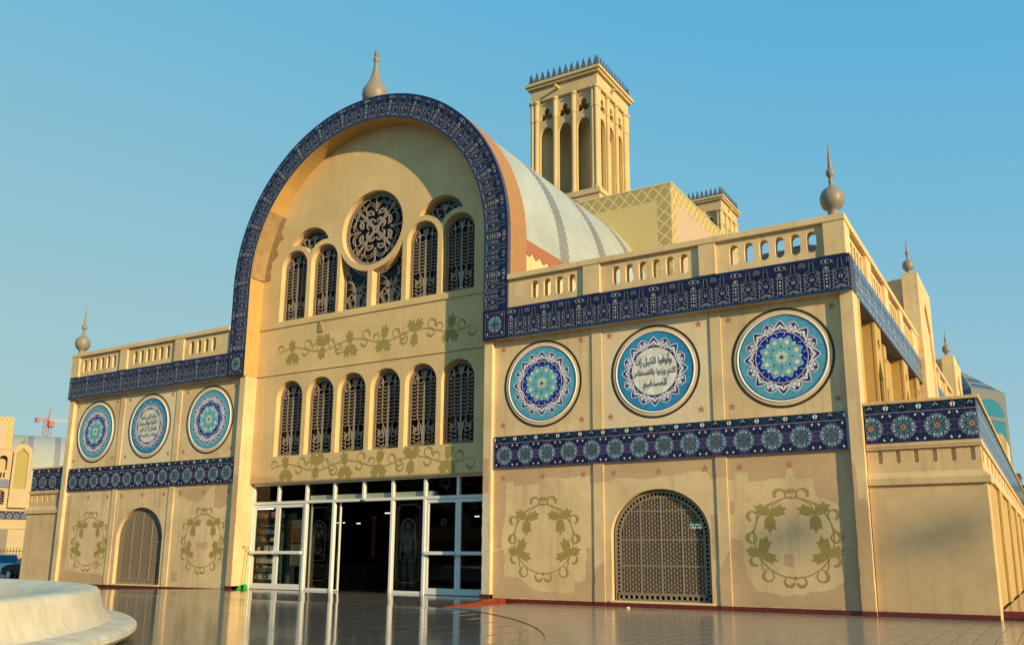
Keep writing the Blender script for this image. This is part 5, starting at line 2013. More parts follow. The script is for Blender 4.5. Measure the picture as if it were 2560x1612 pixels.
def make_tower():
    t = thing("wind_tower", "large wind tower rising just behind the white vault", "wind tower", (0, 12.74, 0), "wind towers on the roof")
    t.scale = (0.855, 0.855, 0.995)
    b = MB()
    b.box(-1.78, 1.78, -1.78, 1.78, 12.0, 14.06)
    base = b.build("base", TOWERC, t, bevel=0.01)
    box("base_moulding", TOWERC, base, -1.86, 1.86, -1.86, 1.86, 14.062, 14.16, bevel=0.01)
    box("base_moulding", TOWERC, base, -1.80, 1.80, -1.80, 1.80, 14.162, 14.30, bevel=0.01)
    d = MB()
    for sg in (-1, 1):          # crossing diagonal walls that split the shaft
        n = Vector((1, sg, 0)).normalized() * 1.95
        p = Vector((-sg, 1, 0)).normalized() * 0.05
        q = [n + p, n - p, -n - p, -n + p]
        for i in range(4):
            a, c = q[i], q[(i + 1) % 4]
            d.face([(a.x * 0.98, a.y * 0.98, TZ0), (c.x * 0.98, c.y * 0.98, TZ0), (c.x * 0.98, c.y * 0.98, TZ1), (a.x * 0.98, a.y * 0.98, TZ1)])
    d.build("inner_wall", TOWERC, t)
    box("shaft_ceiling", TOWERC, t, -1.5, 1.5, -1.5, 1.5, TZ1 - 0.03, TZ1 + 0.02)
    f = ffront(-TH)
    rot = [Matrix.Rotation(k * PI / 2, 4, 'Z') for k in range(4)]
    wm_ = MB()
    bays = [-0.93, 0.0, 0.93]
    wm_.plate([rect(-TH, TH, TZ0, TZ1)] + [[(c - 0.33, TZ0 + 0.01), (c + 0.33, TZ0 + 0.01)] + arc(c, 16.95, 0.33, 0, 180, 16, 0.40) for c in bays] + [trefoil(c, 17.84, 0.315) for c in bays], f, -0.16, 0.0)
    wme = wm_.mesh("pierced_wall", TOWERC)
    col_prof = [(0.135, TZ0), (0.135, TZ0 + 0.12), (0.10, TZ0 + 0.14), (0.10, 17.62), (0.125, 17.63), (0.125, 17.68), (0.115, 17.70), (0.115, 18.33), (0.16, 18.37), (0.185, 18.39), (0.185, TZ1)]
    cme = MB().lathe(col_prof, 0, 0, 14).mesh("column", TOWERC, smooth=True)
    for k in range(4):
        o = link("pierced_wall", wme, t)
        o.matrix_local = rot[k]
        for x in (-1.62, -1.42, -0.465, 0.465, 1.42):
            o = link("column", cme, t)
            o.matrix_local = rot[k] @ Matrix.Translation((x, -TH - 0.05, 0))
    box("entablature", TOWERC, t, -1.68, 1.68, -1.68, 1.68, TZ1 + 0.002, 18.98, bevel=0.01)
    box("cornice", TOWERC, t, -1.82, 1.82, -1.82, 1.82, 18.982, 19.08, bevel=0.01)
    box("cornice", TOWERC, t, -1.90, 1.90, -1.90, 1.90, 19.082, 19.20, bevel=0.012)
    box("spike_rail", SPIKE, t, -1.80, 1.80, -1.80, 1.80, 19.202, 19.27)
    sm = MB().plate([[(-0.125, 0.0), (0.125, 0.0), (0.125, 0.06), (0, 0.44), (-0.125, 0.06)], circ(0, 0.15, 0.032, 8)], g_frame, -0.02, 0.02).mesh("spike", SPIKE)
    for k in range(4):
        for i in range(12):
            o = link("spike", sm, t)
            o.matrix_local = rot[k] @ Matrix.Translation((-1.64 + 3.28 * i / 11, -1.72, 19.268))
    for k in range(4):          # painted flower on the base, lamp bracket on the entablature
        fl = MB()
        for q in range(8):
            fl.poly(xf([(0, 0.04), (0.07, 0.14), (0.035, 0.20), (0, 0.24), (-0.035, 0.20), (-0.07, 0.14)], q * PI / 4, 1.15 if q % 2 else 1.0), g_frame, 0.002, q % 2)
        fl.poly(star(0, 0, 0.36, 4, 0.16, 45), g_frame, 0.0006, 2)
        o = link("painted_flower", fl.mesh("painted_flower", [RINGDARK, KHAKI, LATGROUND], recalc=False), t)
        o.matrix_local = rot[k] @ Matrix.Translation((0.62, -1.782, 13.72))
        o = link("beam_end", MB().box(-0.05, 0.05, -0.32, 0.0, -0.05, 0.05).mesh("beam_end", TOWERC), t)
        o.matrix_local = rot[k] @ Matrix.Translation((-0.25, -1.68, 18.78))
    return t


tower = make_tower()
t2 = copy_tree(tower)
t2.location = (0, 27.6, 0.35)
t2.scale = (0.81, 0.81, 0.995)
t2["label"] = "distant wind tower half hidden behind the lattice painted block"
# rooftop units behind the balustrade
t_ = thing("rooftop_unit", "dark rooftop cooling unit seen through the balustrade slots", "rooftop unit", (9.7, 6.0, 6.0))
box("housing", mat("unit_dark", (0.05, 0.05, 0.055), 0.5), t_, -0.9, 0.9, -0.6, 0.6, 0.25, 2.55, bevel=0.03)
for a in (-0.7, 0.7):
    box("foot", GASKET, t_, a - 0.08, a + 0.08, -0.5, 0.5, 0.0, 0.25)
MB().lathe([(0.0, 2.57), (0.4, 2.57), (0.45, 2.62), (0.42, 2.66), (0.0, 2.64)], 0, 0, 20).build("fan_cowl", GASKET, t_)

# ------------------------------------------------------------------ entrance doors
DY = 0.68
DXS = [-3.85, -2.905, -1.905, -0.955, 0.0, 0.91, 1.885, 2.83, 3.85]
EF = thing("entrance_doors", "white framed glass entrance doors and sidelights under the arch", "glass doors", (0, DY, 0.085))
FL = 0.0
box("head_rail", ALU, EF, -3.848, 3.848, -0.04, 0.04, 2.665, 2.715, bevel=0.004)
box("transom_rail", ALU, EF, -3.848, 3.848, -0.045, 0.04, 2.175, 2.245, bevel=0.004)
for i, x in enumerate(DXS):
    z0 = 0.0 if i in (0, 2, 3, 5, 6, 8) else 2.247
    w_ = 0.035 if i not in (0, 8) else 0.05
    box("mullion", ALU, EF, x - w_, x + w_, -0.05, 0.045, z0, 2.174 if z0 == 0 else 2.664, bevel=0.004)
    if z0 == 0:
        box("mullion", ALU, EF, x - w_, x + w_, -0.05, 0.045, 2.247, 2.664, bevel=0.004)
for i in range(8):
    a, b = DXS[i] + 0.036, DXS[i + 1] - 0.036
    box("transom_pane", GLASS, EF, a, b, -0.004, 0.004, 2.246, 2.664)
box("operator_box", mat("operator_cream", (0.72, 0.66, 0.52), 0.5), EF, -1.86, 2.08, 0.06, 0.20, 2.245, 2.37, bevel=0.006)
box("sensor", GASKET, EF, -0.05, 0.05, -0.11, -0.046, 2.15, 2.21, bevel=0.01)


def leaf(a, b, key):
    d = MB()
    d.box(a, a + 0.075, -0.025, 0.025, 0.01, 2.172)
    d.box(b - 0.075, b, -0.025, 0.025, 0.01, 2.172)
    d.box(a + 0.075, b - 0.075, -0.024, 0.024, 0.01, 0.15)
    d.box(a + 0.075, b - 0.075, -0.024, 0.024, 2.085, 2.172)
    o = d.build("door", ALU, EF, bevel=0.003)
    box("pane", GLASS, o, a + 0.075, b - 0.075, -0.004, 0.004, 0.15, 2.085)
    box("push_bar", ALU, o, a - 0.0, b - 0.02, -0.10, -0.026, 0.895, 0.975, bevel=0.008)
    MB().lathe([(0.0, 0.0), (0.012, 0.0), (0.012, 0.02), (0.0, 0.02)], 0, 0, 8).build("lock", GASKET, o, loc=(a + 0.04 if key else b - 0.04, -0.03, 0.82))
    return o


for a, b, k_ in ((-3.80, -2.907, False), (-2.903, -1.942, True), (1.922, 2.828, False), (2.832, 3.80, True)):
    dl = leaf(a, b, k_)
    if a > 1.9 and not k_:
        ns = MB()
        ns.ribbon(circ(2.42, 1.64, 0.075, 24), 0.016, g_frame, 0, 0.007, True, 0, False)
        ns.ribbon([(2.37, 1.59), (2.47, 1.69)], 0.014, g_frame, 0, 0.007, False, 0, False)
        ns.ribbon([(2.385, 1.64), (2.455, 1.64)], 0.018, g_frame, 0, 0.007, False, 0, False)
        ns.build("no_smoking_sign", ETCH, dl)
    if a > 2.8:
        lettering([("IM", 0.17, 3.62, 1.83), (shape_ar("ال"), 0.26, 3.62, 2.02)], "lettering", ETCH, dl, g_frame, 0.007)


def etched(cx):
    e_ = MB()
    o = [(-0.34, 0.18), (-0.34, 0.12), (-0.24, 0.12), (-0.24, 0.06), (0.24, 0.06), (0.24, 0.12), (0.34, 0.12), (0.34, 0.18)]
    top = [(x, 1.92 - z) for x, z in reversed(o)]
    e_.ribbon([(cx + x, 0.2 + z) for x, z in o + top], 0.010, g_frame, 0, 0.007, True, 0, False)
    e_.ribbon([(cx + x, 0.2 + z) for x, z in archpoly(0, 0.21, 0.55, 1.32, 14)], 0.010, g_frame, 0, 0.007, True, 0, False)
    rr = random.Random(int(cx * 100))
    for k in range(26):
        x, z = rr.uniform(0.0, 0.16), rr.uniform(0.85, 1.62)
        r = rr.uniform(0.02, 0.045)
        for s_ in (-1, 1):
            e_.ribbon(arc(cx + s_ * x, z, r, rr.uniform(0, 90), rr.uniform(200, 330), 7), 0.006, g_frame, 0, 0.006, False, 0, False)
    return e_


for a, b in ((-1.868, -0.992), (0.947, 1.848)):
    sd = MB()
    sd.box(a, b, -0.024, 0.024, 0.0, 0.07)
    sd.box(a, a + 0.03, -0.024, 0.024, 0.07, 2.174)
    sd.box(b - 0.03, b, -0.024, 0.024, 0.07, 2.174)
    o = sd.build("sidelight", ALU, EF, bevel=0.003)
    box("pane", GLASS, o, a + 0.03, b - 0.03, -0.004, 0.004, 0.07, 2.174)
    etched((a + b) / 2).build("etched_pattern", ETCH, o)
# drawn-back sliding leaf beside the opening, just its edge
for a, b in ((-1.80, -0.80), (0.80, 1.80)):
    o = MB().box(a, a + 0.03, 0.06, 0.10, 0.01, 2.17).box(b - 0.03, b, 0.06, 0.10, 0.01, 2.17).box(a + 0.03, b - 0.03, 0.062, 0.098, 0.01, 0.05).build("sliding_leaf", ALU, EF)
    box("pane", GLASS, o, a + 0.03, b - 0.03, 0.076, 0.084, 0.05, 2.17)

# ------------------------------------------------------------------ hall behind the doors; its dimness is put into the wall and floor colours
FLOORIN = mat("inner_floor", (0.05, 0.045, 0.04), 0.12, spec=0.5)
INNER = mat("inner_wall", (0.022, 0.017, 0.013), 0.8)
WOOD = mat("dark_wood", (0.07, 0.035, 0.016), 0.5, var=0.3, scale=6)
BEIGE = mat("beige_board", (0.42, 0.33, 0.19), 0.7)
TEALB = mat("teal_back", (0.10, 0.20, 0.18), 0.5)
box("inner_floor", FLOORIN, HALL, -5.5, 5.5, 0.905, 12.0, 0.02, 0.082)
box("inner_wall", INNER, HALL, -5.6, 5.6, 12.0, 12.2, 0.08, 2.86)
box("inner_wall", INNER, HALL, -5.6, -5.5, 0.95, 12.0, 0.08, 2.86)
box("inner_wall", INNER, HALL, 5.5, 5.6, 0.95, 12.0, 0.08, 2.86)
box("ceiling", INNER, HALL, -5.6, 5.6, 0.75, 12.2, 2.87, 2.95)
# lit shelf unit of wares at the left doors
sh = thing("display_shelf", "glass display shelf of wares behind the left entrance doors", "display shelf", (-3.98, 1.22, 0.085))
box("back_panel", TEALB, sh, -0.50, 0.55, 0.18, 0.20, 0.05, 2.05)
box("side_panel", BEIGE, sh, -0.56, -0.505, -0.42, 0.20, 0.0, 2.15)
box("foot_panel", WOOD, sh, -0.50, 0.55, -0.12, 0.175, 0.0, 0.22)
SHZ = [0.24, 0.45, 0.66, 0.98, 1.24, 1.44, 1.64, 1.84]
for z in SHZ:
    box("shelf", mat("shelf_glass", (0.20, 0.30, 0.27), 0.2), sh, -0.50, 0.55, -0.14, 0.178, z - 0.012, z)
SLAMP = emit("shelf_lamp", (1.0, 0.95, 0.8), 2.5)
box("lamp", SLAMP, sh, -0.45, 0.5, -0.20, -0.16, 2.08, 2.10)
GC = [(0.30, 0.05, 0.03), (0.45, 0.36, 0.22), (0.06, 0.07, 0.10), (0.50, 0.47, 0.40), (0.22, 0.10, 0.05), (0.32, 0.14, 0.16), (0.10, 0.16, 0.24)]
GN = ["red", "tan", "black", "white", "brown", "pink", "blue"]
ORD = ["lowest display shelf", "second lowest display shelf", "third display shelf from below", "fourth display shelf from below", "fourth display shelf from above", "third display shelf from above", "second display shelf from above", "top display shelf"]
rg = random.Random(12)
SIDE = ["left end", "left of the middle", "middle", "right of the middle", "right end"]
for si, z in enumerate(SHZ):
    x = -0.46
    for q in range(5):
        c = rg.choice((1, 3, 3, 3, 6)) if si < 4 else rg.choice((0, 0, 1, 2, 4, 4, 5, 6))
        w_ = rg.uniform(0.11, 0.17)
        h_ = rg.uniform(0.08, 0.155)
        if rg.random() < 0.75:
            g_ = thing("boxed_goods", "%s box at the %s of the %s" % (GN[c], SIDE[q], ORD[si]), "box", (-3.98 + x + w_ / 2, 1.22, 0.085 + z), "wares on the display shelf")
            box("carton", mat("goods_" + GN[c], GC[c], 0.5), g_, -w_ / 2, w_ / 2, -0.08, 0.06, 0.0, h_, bevel=0.004)
            box("lid", mat("goods_" + GN[(c + 3) % 7], GC[(c + 3) % 7], 0.5), g_, -w_ / 2 - 0.003, w_ / 2 + 0.003, -0.083, 0.063, h_ + 0.0005, h_ + 0.018)
        x += 0.20
# framed boards leaning behind the second door leaf
for i, (z0, z1, lab) in enumerate(((1.22, 1.80, "orange sunset picture on a black frame behind the second door leaf"), (0.60, 1.16, "plain beige board below the sunset picture behind the glass"))):
    g_ = thing("framed_board", lab, "picture", (-2.80, 1.35, 0.085))
    box("frame", GASKET, g_, -0.30, 0.20, 0.0, 0.03, z0 - 0.03, z1 + 0.03)
    box("sheet", BEIGE, g_, -0.25, 0.17, -0.008, -0.001, z0, z1)
    if i == 0:
        box("print", mat("sunset_print", (0.50, 0.16, 0.02), 0.6, var=0.6, scale=5), g_, -0.24, 0.16, -0.012, -0.009, z0 + 0.02, z0 + 0.36)
g_ = thing("notice_stand", "grey notice panel standing behind the second door leaf", "notice panel", (-3.42, 1.6, 0.085))
box("panel", mat("grey_panel", (0.16, 0.155, 0.14), 0.5), g_, -0.24, 0.26, 0, 0.03, 0.1, 2.0)
box("foot", GASKET, g_, -0.26, 0.28, -0.15, 0.18, 0.0, 0.06)
# timber post, counters and a few lamps deeper in
for x, lab in ((-2.52, "dark timber post inside behind the left sidelight"), (0.33, "dark timber post inside behind the right sidelight")):
    g_ = thing("timber_post", lab, "post", (x, 1.5, 0.085))
    box("shaft", WOOD, g_, -0.09, 0.09, -0.09, 0.09, 0.08, 2.72, bevel=0.01)
    box("foot", WOOD, g_, -0.12, 0.12, -0.12, 0.12, 0.0, 0.08)
g_ = thing("inner_counter", "low dark counter in the dim hall behind the open doors", "counter", (-3.6, 4.2, 0.085))
box("body", WOOD, g_, -1.3, 1.0, -0.3, 0.3, 0.0, 0.55)
box("top", mat("counter_top", (0.12, 0.10, 0.08), 0.3), g_, -1.35, 1.05, -0.35, 0.35, 0.56, 0.60)
g_ = thing("red_banner", "red hanging banner deep inside the open doorway", "banner", (-2.45, 4.0, 0.5))
box("cloth", mat("banner_red", (0.34, 0.05, 0.02), 0.7), g_, -0.07, 0.07, 0.0, 0.02, 0.4, 1.55)
box("rod", ALU, g_, -0.09, 0.09, 0.0, 0.02, 1.551, 1.575)
LAMPM = emit("lamp_white", (1.0, 0.95, 0.85), 1.6)
for k, (x, y, z, w_, lab) in enumerate(((-4.75, 5.0, 1.95, 0.025, "left one of two small lamps in the dim hall"), (-4.50, 5.0, 1.95, 0.025, "right one of two small lamps in the dim hall"), (-3.9, 5.0, 1.92, 0.06, "short strip lamp deep in the dim hall"), (-1.55, 3.5, 2.12, 0.08, "strip lamp near the right edge of the open doorway"), (1.80, 3.0, 1.95, 0.06, "bright lamp behind the rightmost door leaf"))):
    g_ = thing("ceiling_lamp", lab, "lamp", (x, y, z + 0.3), "lamps inside the hall")
    box("tube", LAMPM, g_, -w_, w_, -0.02, 0.02, -0.30, -0.275)
    box("rod", GASKET, g_, -0.006, 0.006, -0.006, 0.006, -0.274, 0.3)
# exit sign glowing behind the right arched grille
g_ = thing("lit_sign", "small green and white lit sign behind the right arched grille", "lit sign", (8.28, 1.2, 1.52))
box("case", GASKET, g_, -0.14, 0.14, 0.0, 0.05, -0.01, 0.13)
box("upper_line", emit("sign_green", (0.45, 1.0, 0.6), 2.5), g_, -0.12, 0.13, -0.006, -0.001, 0.07, 0.11)
box("lower_line", emit("sign_white", (0.9, 1.0, 0.9), 2.5), g_, -0.13, 0.12, -0.006, -0.001, 0.01, 0.05)
for s_ in (-1, 1):
    x0, x1 = sorted((s_ * 5.62, s_ * 11.4))
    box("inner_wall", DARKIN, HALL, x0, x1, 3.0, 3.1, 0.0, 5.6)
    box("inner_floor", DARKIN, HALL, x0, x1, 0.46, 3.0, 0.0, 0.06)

# person behind the right sidelight: pale shirt and trousers, back to the glass
SKIN = mat("skin", (0.12, 0.065, 0.04), 0.6)
SHIRT = mat("dimmed_shirt", (0.13, 0.145, 0.14), 0.8)  # pale clothes darkened in colour so they look dim behind the glass
TROUS = mat("dimmed_trousers", (0.10, 0.105, 0.095), 0.8)
HAIR = mat("dark_hair", (0.012, 0.01, 0.009), 0.7)
PR = thing("person", "person in pale shirt and trousers standing inside the right sidelight", "person", (0.60, 1.75, 0.085))


def skinned(name, verts, edges, rad, m, parent, root=0, sub=2):
    me = bpy.data.meshes.new(name)
    me.from_pydata(verts, edges, [])
    o = bpy.data.objects.new(name, me)
    COL.objects.link(o)
    sk = o.modifiers.new("skin", 'SKIN')
    sk.use_smooth_shade = True
    for i, r in enumerate(rad):
        me.skin_vertices[0].data[i].radius = r if isinstance(r, tuple) else (r, r)
        me.skin_vertices[0].data[i].use_root = i == root
    sb = o.modifiers.new("subdivision", 'SUBSURF')
    sb.levels = sb.render_levels = sub
    bpy.context.view_layer.update()
    dg = bpy.context.evaluated_depsgraph_get()
    nm = bpy.data.meshes.new_from_object(o.evaluated_get(dg))
    bpy.data.objects.remove(o)
    bpy.data.meshes.remove(me)
    nm.name = name
    nm.materials.clear()
    nm.materials.append(m)
    return link(name, nm, parent)


V = [(0, 0, 0.94), (0, 0.01, 1.14), (0, 0.02, 1.34), (0, 0.01, 1.47), (0, 0.0, 1.56), (0, -0.01, 1.66), (0, -0.01, 1.73)]
E_ = [(0, 1), (1, 2), (2, 3), (3, 4), (4, 5), (5, 6)]
Rr = [(0.15, 0.10), (0.145, 0.10), (0.165, 0.10), (0.06, 0.055), (0.05, 0.05), (0.078, 0.09), (0.06, 0.065)]
for s_ in (-1, 1):
    b = len(V)
    V += [(s_ * 0.19, 0.02, 1.40), (s_ * 0.24, 0.02, 1.13), (s_ * 0.25, -0.03, 0.90), (s_ * 0.25, -0.05, 0.80), (s_ * 0.09, 0.0, 0.84), (s_ * 0.11, 0.01, 0.48), (s_ * 0.12, 0.03, 0.09), (s_ * 0.13, -0.10, 0.035)]
    E_ += [(2, b), (b, b + 1), (b + 1, b + 2), (b + 2, b + 3), (0, b + 4), (b + 4, b + 5), (b + 5, b + 6), (b + 6, b + 7)]
    Rr += [0.062, 0.046, 0.034, 0.035, 0.088, 0.058, 0.042, 0.038]
body = skinned("body", V, E_, Rr, SKIN, PR)
SV = [(0, 0, 0.86), (0, 0.01, 1.14), (0, 0.02, 1.36)]
SE = [(0, 1), (1, 2)]
SR = [(0.185, 0.13), (0.168, 0.125), (0.18, 0.118)]
for s_ in (-1, 1):
    b = len(SV)
    SV += [(s_ * 0.19, 0.02, 1.40), (s_ * 0.24, 0.02, 1.13), (s_ * 0.25, -0.02, 0.95)]
    SE += [(2, b), (b, b + 1), (b + 1, b + 2)]
    SR += [0.078, 0.062, 0.052]
skinned("shirt", SV, SE, SR, SHIRT, PR)
TV, TE, TR_ = [(0, 0, 0.93)], [], [(0.165, 0.115)]
for s_ in (-1, 1):
    b = len(TV)
    TV += [(s_ * 0.09, 0.0, 0.80), (s_ * 0.11, 0.01, 0.46), (s_ * 0.12, 0.03, 0.08)]
    TE += [(0, b), (b, b + 1), (b + 1, b + 2)]
    TR_ += [0.105, 0.085, 0.08]
skinned("trousers", TV, TE, TR_, TROUS, PR)
hm = MB().lathe([(0.0, 0.125), (0.06, 0.115), (0.095, 0.075), (0.10, 0.02), (0.092, -0.04), (0.08, -0.08)], 0, 0, 16)
hm.build("hair", HAIR, PR, smooth=True, loc=(0, -0.015, 1.705))
for s_ in (-1, 1):
    MB().lathe([(0.0, 0.0), (0.05, 0.0), (0.055, 0.04), (0.045, 0.08), (0.0, 0.09)], 0, 0, 12).build("shoe", GASKET, PR, smooth=True, loc=(s_ * 0.125, -0.03, 0.0)).scale = (0.95, 2.2, 1)

# green dustpan with a long handle leaning at the left pier
GREEN = mat("green_plastic", (0.02, 0.42, 0.05), 0.35)
DP = thing("dustpan", "bright green long handled dustpan beside the left pier", "dustpan", (-3.66, 0.30, 0.09))
DP.scale = (0.8, 0.8, 0.95)
dm = MB()
dm.face([(-0.16, -0.10, 0.0), (0.16, -0.10, 0.0), (0.13, 0.12, 0.01), (-0.13, 0.12, 0.01)])
dm.face([(-0.13, 0.12, 0.01), (0.13, 0.12, 0.01), (0.09, 0.10, 0.13), (-0.09, 0.10, 0.13)])
dm.face([(-0.16, -0.10, 0.0), (-0.13, 0.12, 0.01), (-0.09, 0.10, 0.13), (-0.11, 0.0, 0.10)])
dm.face([(0.16, -0.10, 0.0), (0.13, 0.12, 0.01), (0.09, 0.10, 0.13), (0.11, 0.0, 0.10)])
dm.face([(-0.11, 0.0, 0.10), (-0.09, 0.10, 0.13), (0.09, 0.10, 0.13), (0.11, 0.0, 0.10)])
dm.build("pan", GREEN, DP)
MB().tube((-0.02, 0.09, 0.12), (-0.06, 0.20, 1.10), 0.012, 0.012, 8).build("handle", GREEN, DP)
MB().tube((-0.058, 0.197, 1.04), (-0.064, 0.205, 1.16), 0.017, 0.015, 8).build("grip", GREEN, DP)
rb_ = thing("wall_bell", "small red bell knob on the left pier beside the doors", "bell", (-3.83, 0.42, 1.14))
MB().lathe([(0.0, 0.0), (0.03, 0.0), (0.03, 0.03), (0.015, 0.045), (0.0, 0.05)], 0, 0, 12).build("knob", mat("knob_red", (0.5, 0.06, 0.03), 0.4), rb_)
litter = MB().lathe([(0, 0), (0.03, 0.0), (0.04, 0.02), (0.02, 0.035), (0, 0.03)], 0, 0, 7).build("paper_scrap", RINGWHITE, None, loc=(7.45, -0.35, 0.008), label="small white paper scrap on the paving under the right grille", category="litter")

# ------------------------------------------------------------------ fountain basin in the foreground
def circ3(a, b, c):
    ax, ay_, bx, by, cx_, cy_ = *a, *b, *c
    d = 2 * (ax * (by - cy_) + bx * (cy_ - ay_) + cx_ * (ay_ - by))
    ux = ((ax * ax + ay_ * ay_) * (by - cy_) + (bx * bx + by * by) * (cy_ - ay_) + (cx_ * cx_ + cy_ * cy_) * (ay_ - by)) / d
    uy = ((ax * ax + ay_ * ay_) * (cx_ - bx) + (bx * bx + by * by) * (ax - cx_) + (cx_ * cx_ + cy_ * cy_) * (bx - ax)) / d
    return ux, uy, math.hypot(ax - ux, ay_ - uy)


fx_, fy_, fr_ = circ3((4.64, -9.42), (7.02, -11.94), (0.03, -8.04))
print("fountain", fx_, fy_, fr_)
FT = thing("fountain", "round white fountain basin in the foreground", "fountain", (fx_, fy_, 0))
R_ = fr_
prof_basin = [(R_ - 0.62, 0.10), (R_ - 0.60, 0.30), (R_ - 0.52, 0.46), (R_ - 0.42, 0.53), (R_ - 0.30, 0.555), (R_ - 0.12, 0.56), (R_ - 0.03, 0.55), (R_ + 0.0, 0.52), (R_ + 0.02, 0.44), (R_ + 0.05, 0.33), (R_ + 0.09, 0.25), (R_ + 0.15, 0.212)]
MB().lathe(prof_basin, 0, 0, 128).build("basin_wall", WHITEP, FT, smooth=True)
prof_ledge = [(R_ + 0.151, 0.211), (R_ + 0.30, 0.20), (R_ + 0.39, 0.185), (R_ + 0.43, 0.155), (R_ + 0.435, 0.11), (R_ + 0.40, 0.065), (R_ + 0.33, 0.042), (R_ + 0.25, 0.036)]
MB().lathe(prof_ledge, 0, 0, 128).build("ledge", LEDGEW, FT, smooth=True)
MB().lathe([(R_ + 0.25, 0.035), (R_ + 0.2, 0.02), (R_ + 0.18, 0.0)], 0, 0, 128).build("foot", mat("fountain_foot", (0.55, 0.42, 0.22), 0.7, var=0.2), FT, smooth=True)
MB().lathe([(0.0, 0.10), (R_ - 0.61, 0.10)], 0, 0, 96).build("basin_floor", mat("basin_floor", (0.30, 0.28, 0.24), 0.6, var=0.2), FT)

# ------------------------------------------------------------------ the twin hall across the street, seen past the left corner
FARC_ = mat("far_plaster", (0.50, 0.375, 0.215), 0.85, var=0.1, scale=0.8)
FARV = mat("far_vault", (0.34, 0.355, 0.32), 0.6, var=0.06, scale=0.5)
D2 = thing("far_market_hall", "distant cream market hall with lattice panel and vault at far left", "market hall", (-59.9, 25.0, 0.0))
D2.rotation_euler = (0, 0, math.atan2(0.873, 0.487))
fd = ffront(0.0)
VG = -0.5
m = MB().plate([rect(-8, 16, VG, 7.05)] + [archpoly(c, 0.33, 4.95, 5.80, 10) for c in (-2.4, -1.3, -0.25, 1.05, 2.3)], fd, -0.4, 0.0)
w2 = m.build("wall", FARC_, D2)
box("upper_frieze", mat("far_frieze", (0.10, 0.11, 0.20), 0.4, var=0.6, scale=6, col2=(0.02, 0.03, 0.12)), D2, -8, 0.33, -0.12, -0.002, 6.35, 7.02)
m = MB().plate([rect(-8, 0.33, 7.055, 9.5)] + [archpoly(c, 0.30, 7.8, 8.7, 10) for c in (-2.7, -1.9, -1.1, -0.3)] + [slot(-3.0 + 0.22 * k, 0.06, 7.15, 7.6, 5) for k in range(14)], fd, -0.3, 0.0)
m.build("gallery_wall", FARC_, D2)
box("roof_edge", TAN, D2, -8, 0.33, -0.05, 4.0, 9.502, 9.6)
for c in (-2.4, -1.3, -0.25, 1.05, 2.3):
    wn = MB().plate([archpoly(c, 0.33, 4.95, 5.80, 10)], ffront(0.25), -0.01, 0.0).build("window", WGLASS, D2)
    gm = MB()
    for k in range(5):
        gm.ribbon([(c - 0.30, 5.05 + k * 0.22), (c, 5.18 + k * 0.22), (c + 0.30, 5.05 + k * 0.22)], 0.05, ffront(0.2), -0.02, 0)
    gm.ribbon([(c, 4.95), (c, 6.1)], 0.05, ffront(0.2), -0.02, 0)
    gm.build("grille", GRILLE, wn)
ogee = [(0.40, 4.7), (1.75, 4.7), (1.75, 9.35), (1.68, 9.65), (1.45, 9.9), (1.08, 10.02), (0.71, 9.9), (0.47, 9.65), (0.40, 9.35)]
OL = [(0.60, 6.25), (1.52, 6.25), (1.52, 9.1), (1.35, 9.35), (1.06, 9.62), (0.78, 9.35), (0.60, 9.1)]
by_ = MB().plate([ogee, OL], ffront(-0.45), -3.0, 0.0).build("tall_bay", FARC_, D2)
MB().plate([OL], ffront(-0.30), -0.02, 0.0).build("olive_panel", mat("olive_panel", (0.34, 0.27, 0.07), 0.7), by_)
MB().lathe([(0.10, 0.0), (0.05, 0.1), (0.16, 0.28), (0.14, 0.42), (0.04, 0.50), (0.07, 0.62), (0.02, 0.7), (0.012, 1.0)], 0, 0, 12).build("finial", FINIAL, by_, loc=(1.08, 0.9, 9.95))
st = MB()
for c in range(60):
    for j in range(4):
        st.add_mesh(ROSE_OLD[c % 3, j], Matrix.Translation((-6.5 + c * RT, -1.2, 3.70 + (ROW3 if j == 3 else j * RT))))
box("lower_wing", FARC_, D2, -8, 16, -1.18, -0.01, VG, 4.55)
st.build("rosette_tiles", PALM, D2, kind="stuff")
box("string_course", FARC_, D2, -8, 16, -1.25, -1.181, 2.95, 3.08)
for k in range(14):
    box("slot", TAN, D2, -2.6 + k * 0.3, -2.5 + k * 0.3, -1.19, -1.181, 3.2, 3.5)
box("shutter", mat("grey_shutter", (0.20, 0.17, 0.13), 0.7), D2, -0.55, 0.65, -1.20, -1.181, VG, 2.9)
MB().lathe([(4.4, -2.0), (4.4, 30.0)], 0, 0, 48).build("vault", FARV, D2, smooth=True).matrix_local = Matrix.Translation((0, 5.3, 6.95)) @ Matrix.Rotation(PI / 2, 4, 'Y')
for u in (1.35, 3.5):
    MB().lathe([(4.42, u), (4.42, u + 0.45)], 0, 0, 48).build("vault_rib", VRIB, D2).matrix_local = Matrix.Translation((0, 5.3, 6.95)) @ Matrix.Rotation(PI / 2, 4, 'Y')
lb2 = box("lattice_block", PEACH, D2, -7.5, 0.14, 0.7, 9.0, 7.0, 12.33)
LBs = LB
LB = lb2
lattice(ffront(0.698), -7.48, 0.13, 11.85, 12.32, 0.36, "lattice_border")
lattice(ffront(0.698), -0.45, 0.13, 7.1, 11.846, 0.36, "lattice_border")
MB().ribbon(arc(-3.6, 8.6, 2.9, 0, 180, 30), 0.07, ffront(0.698), 0.0, 0.004).build("painted_arch", PEACHLINE, LB)
LB = LBs

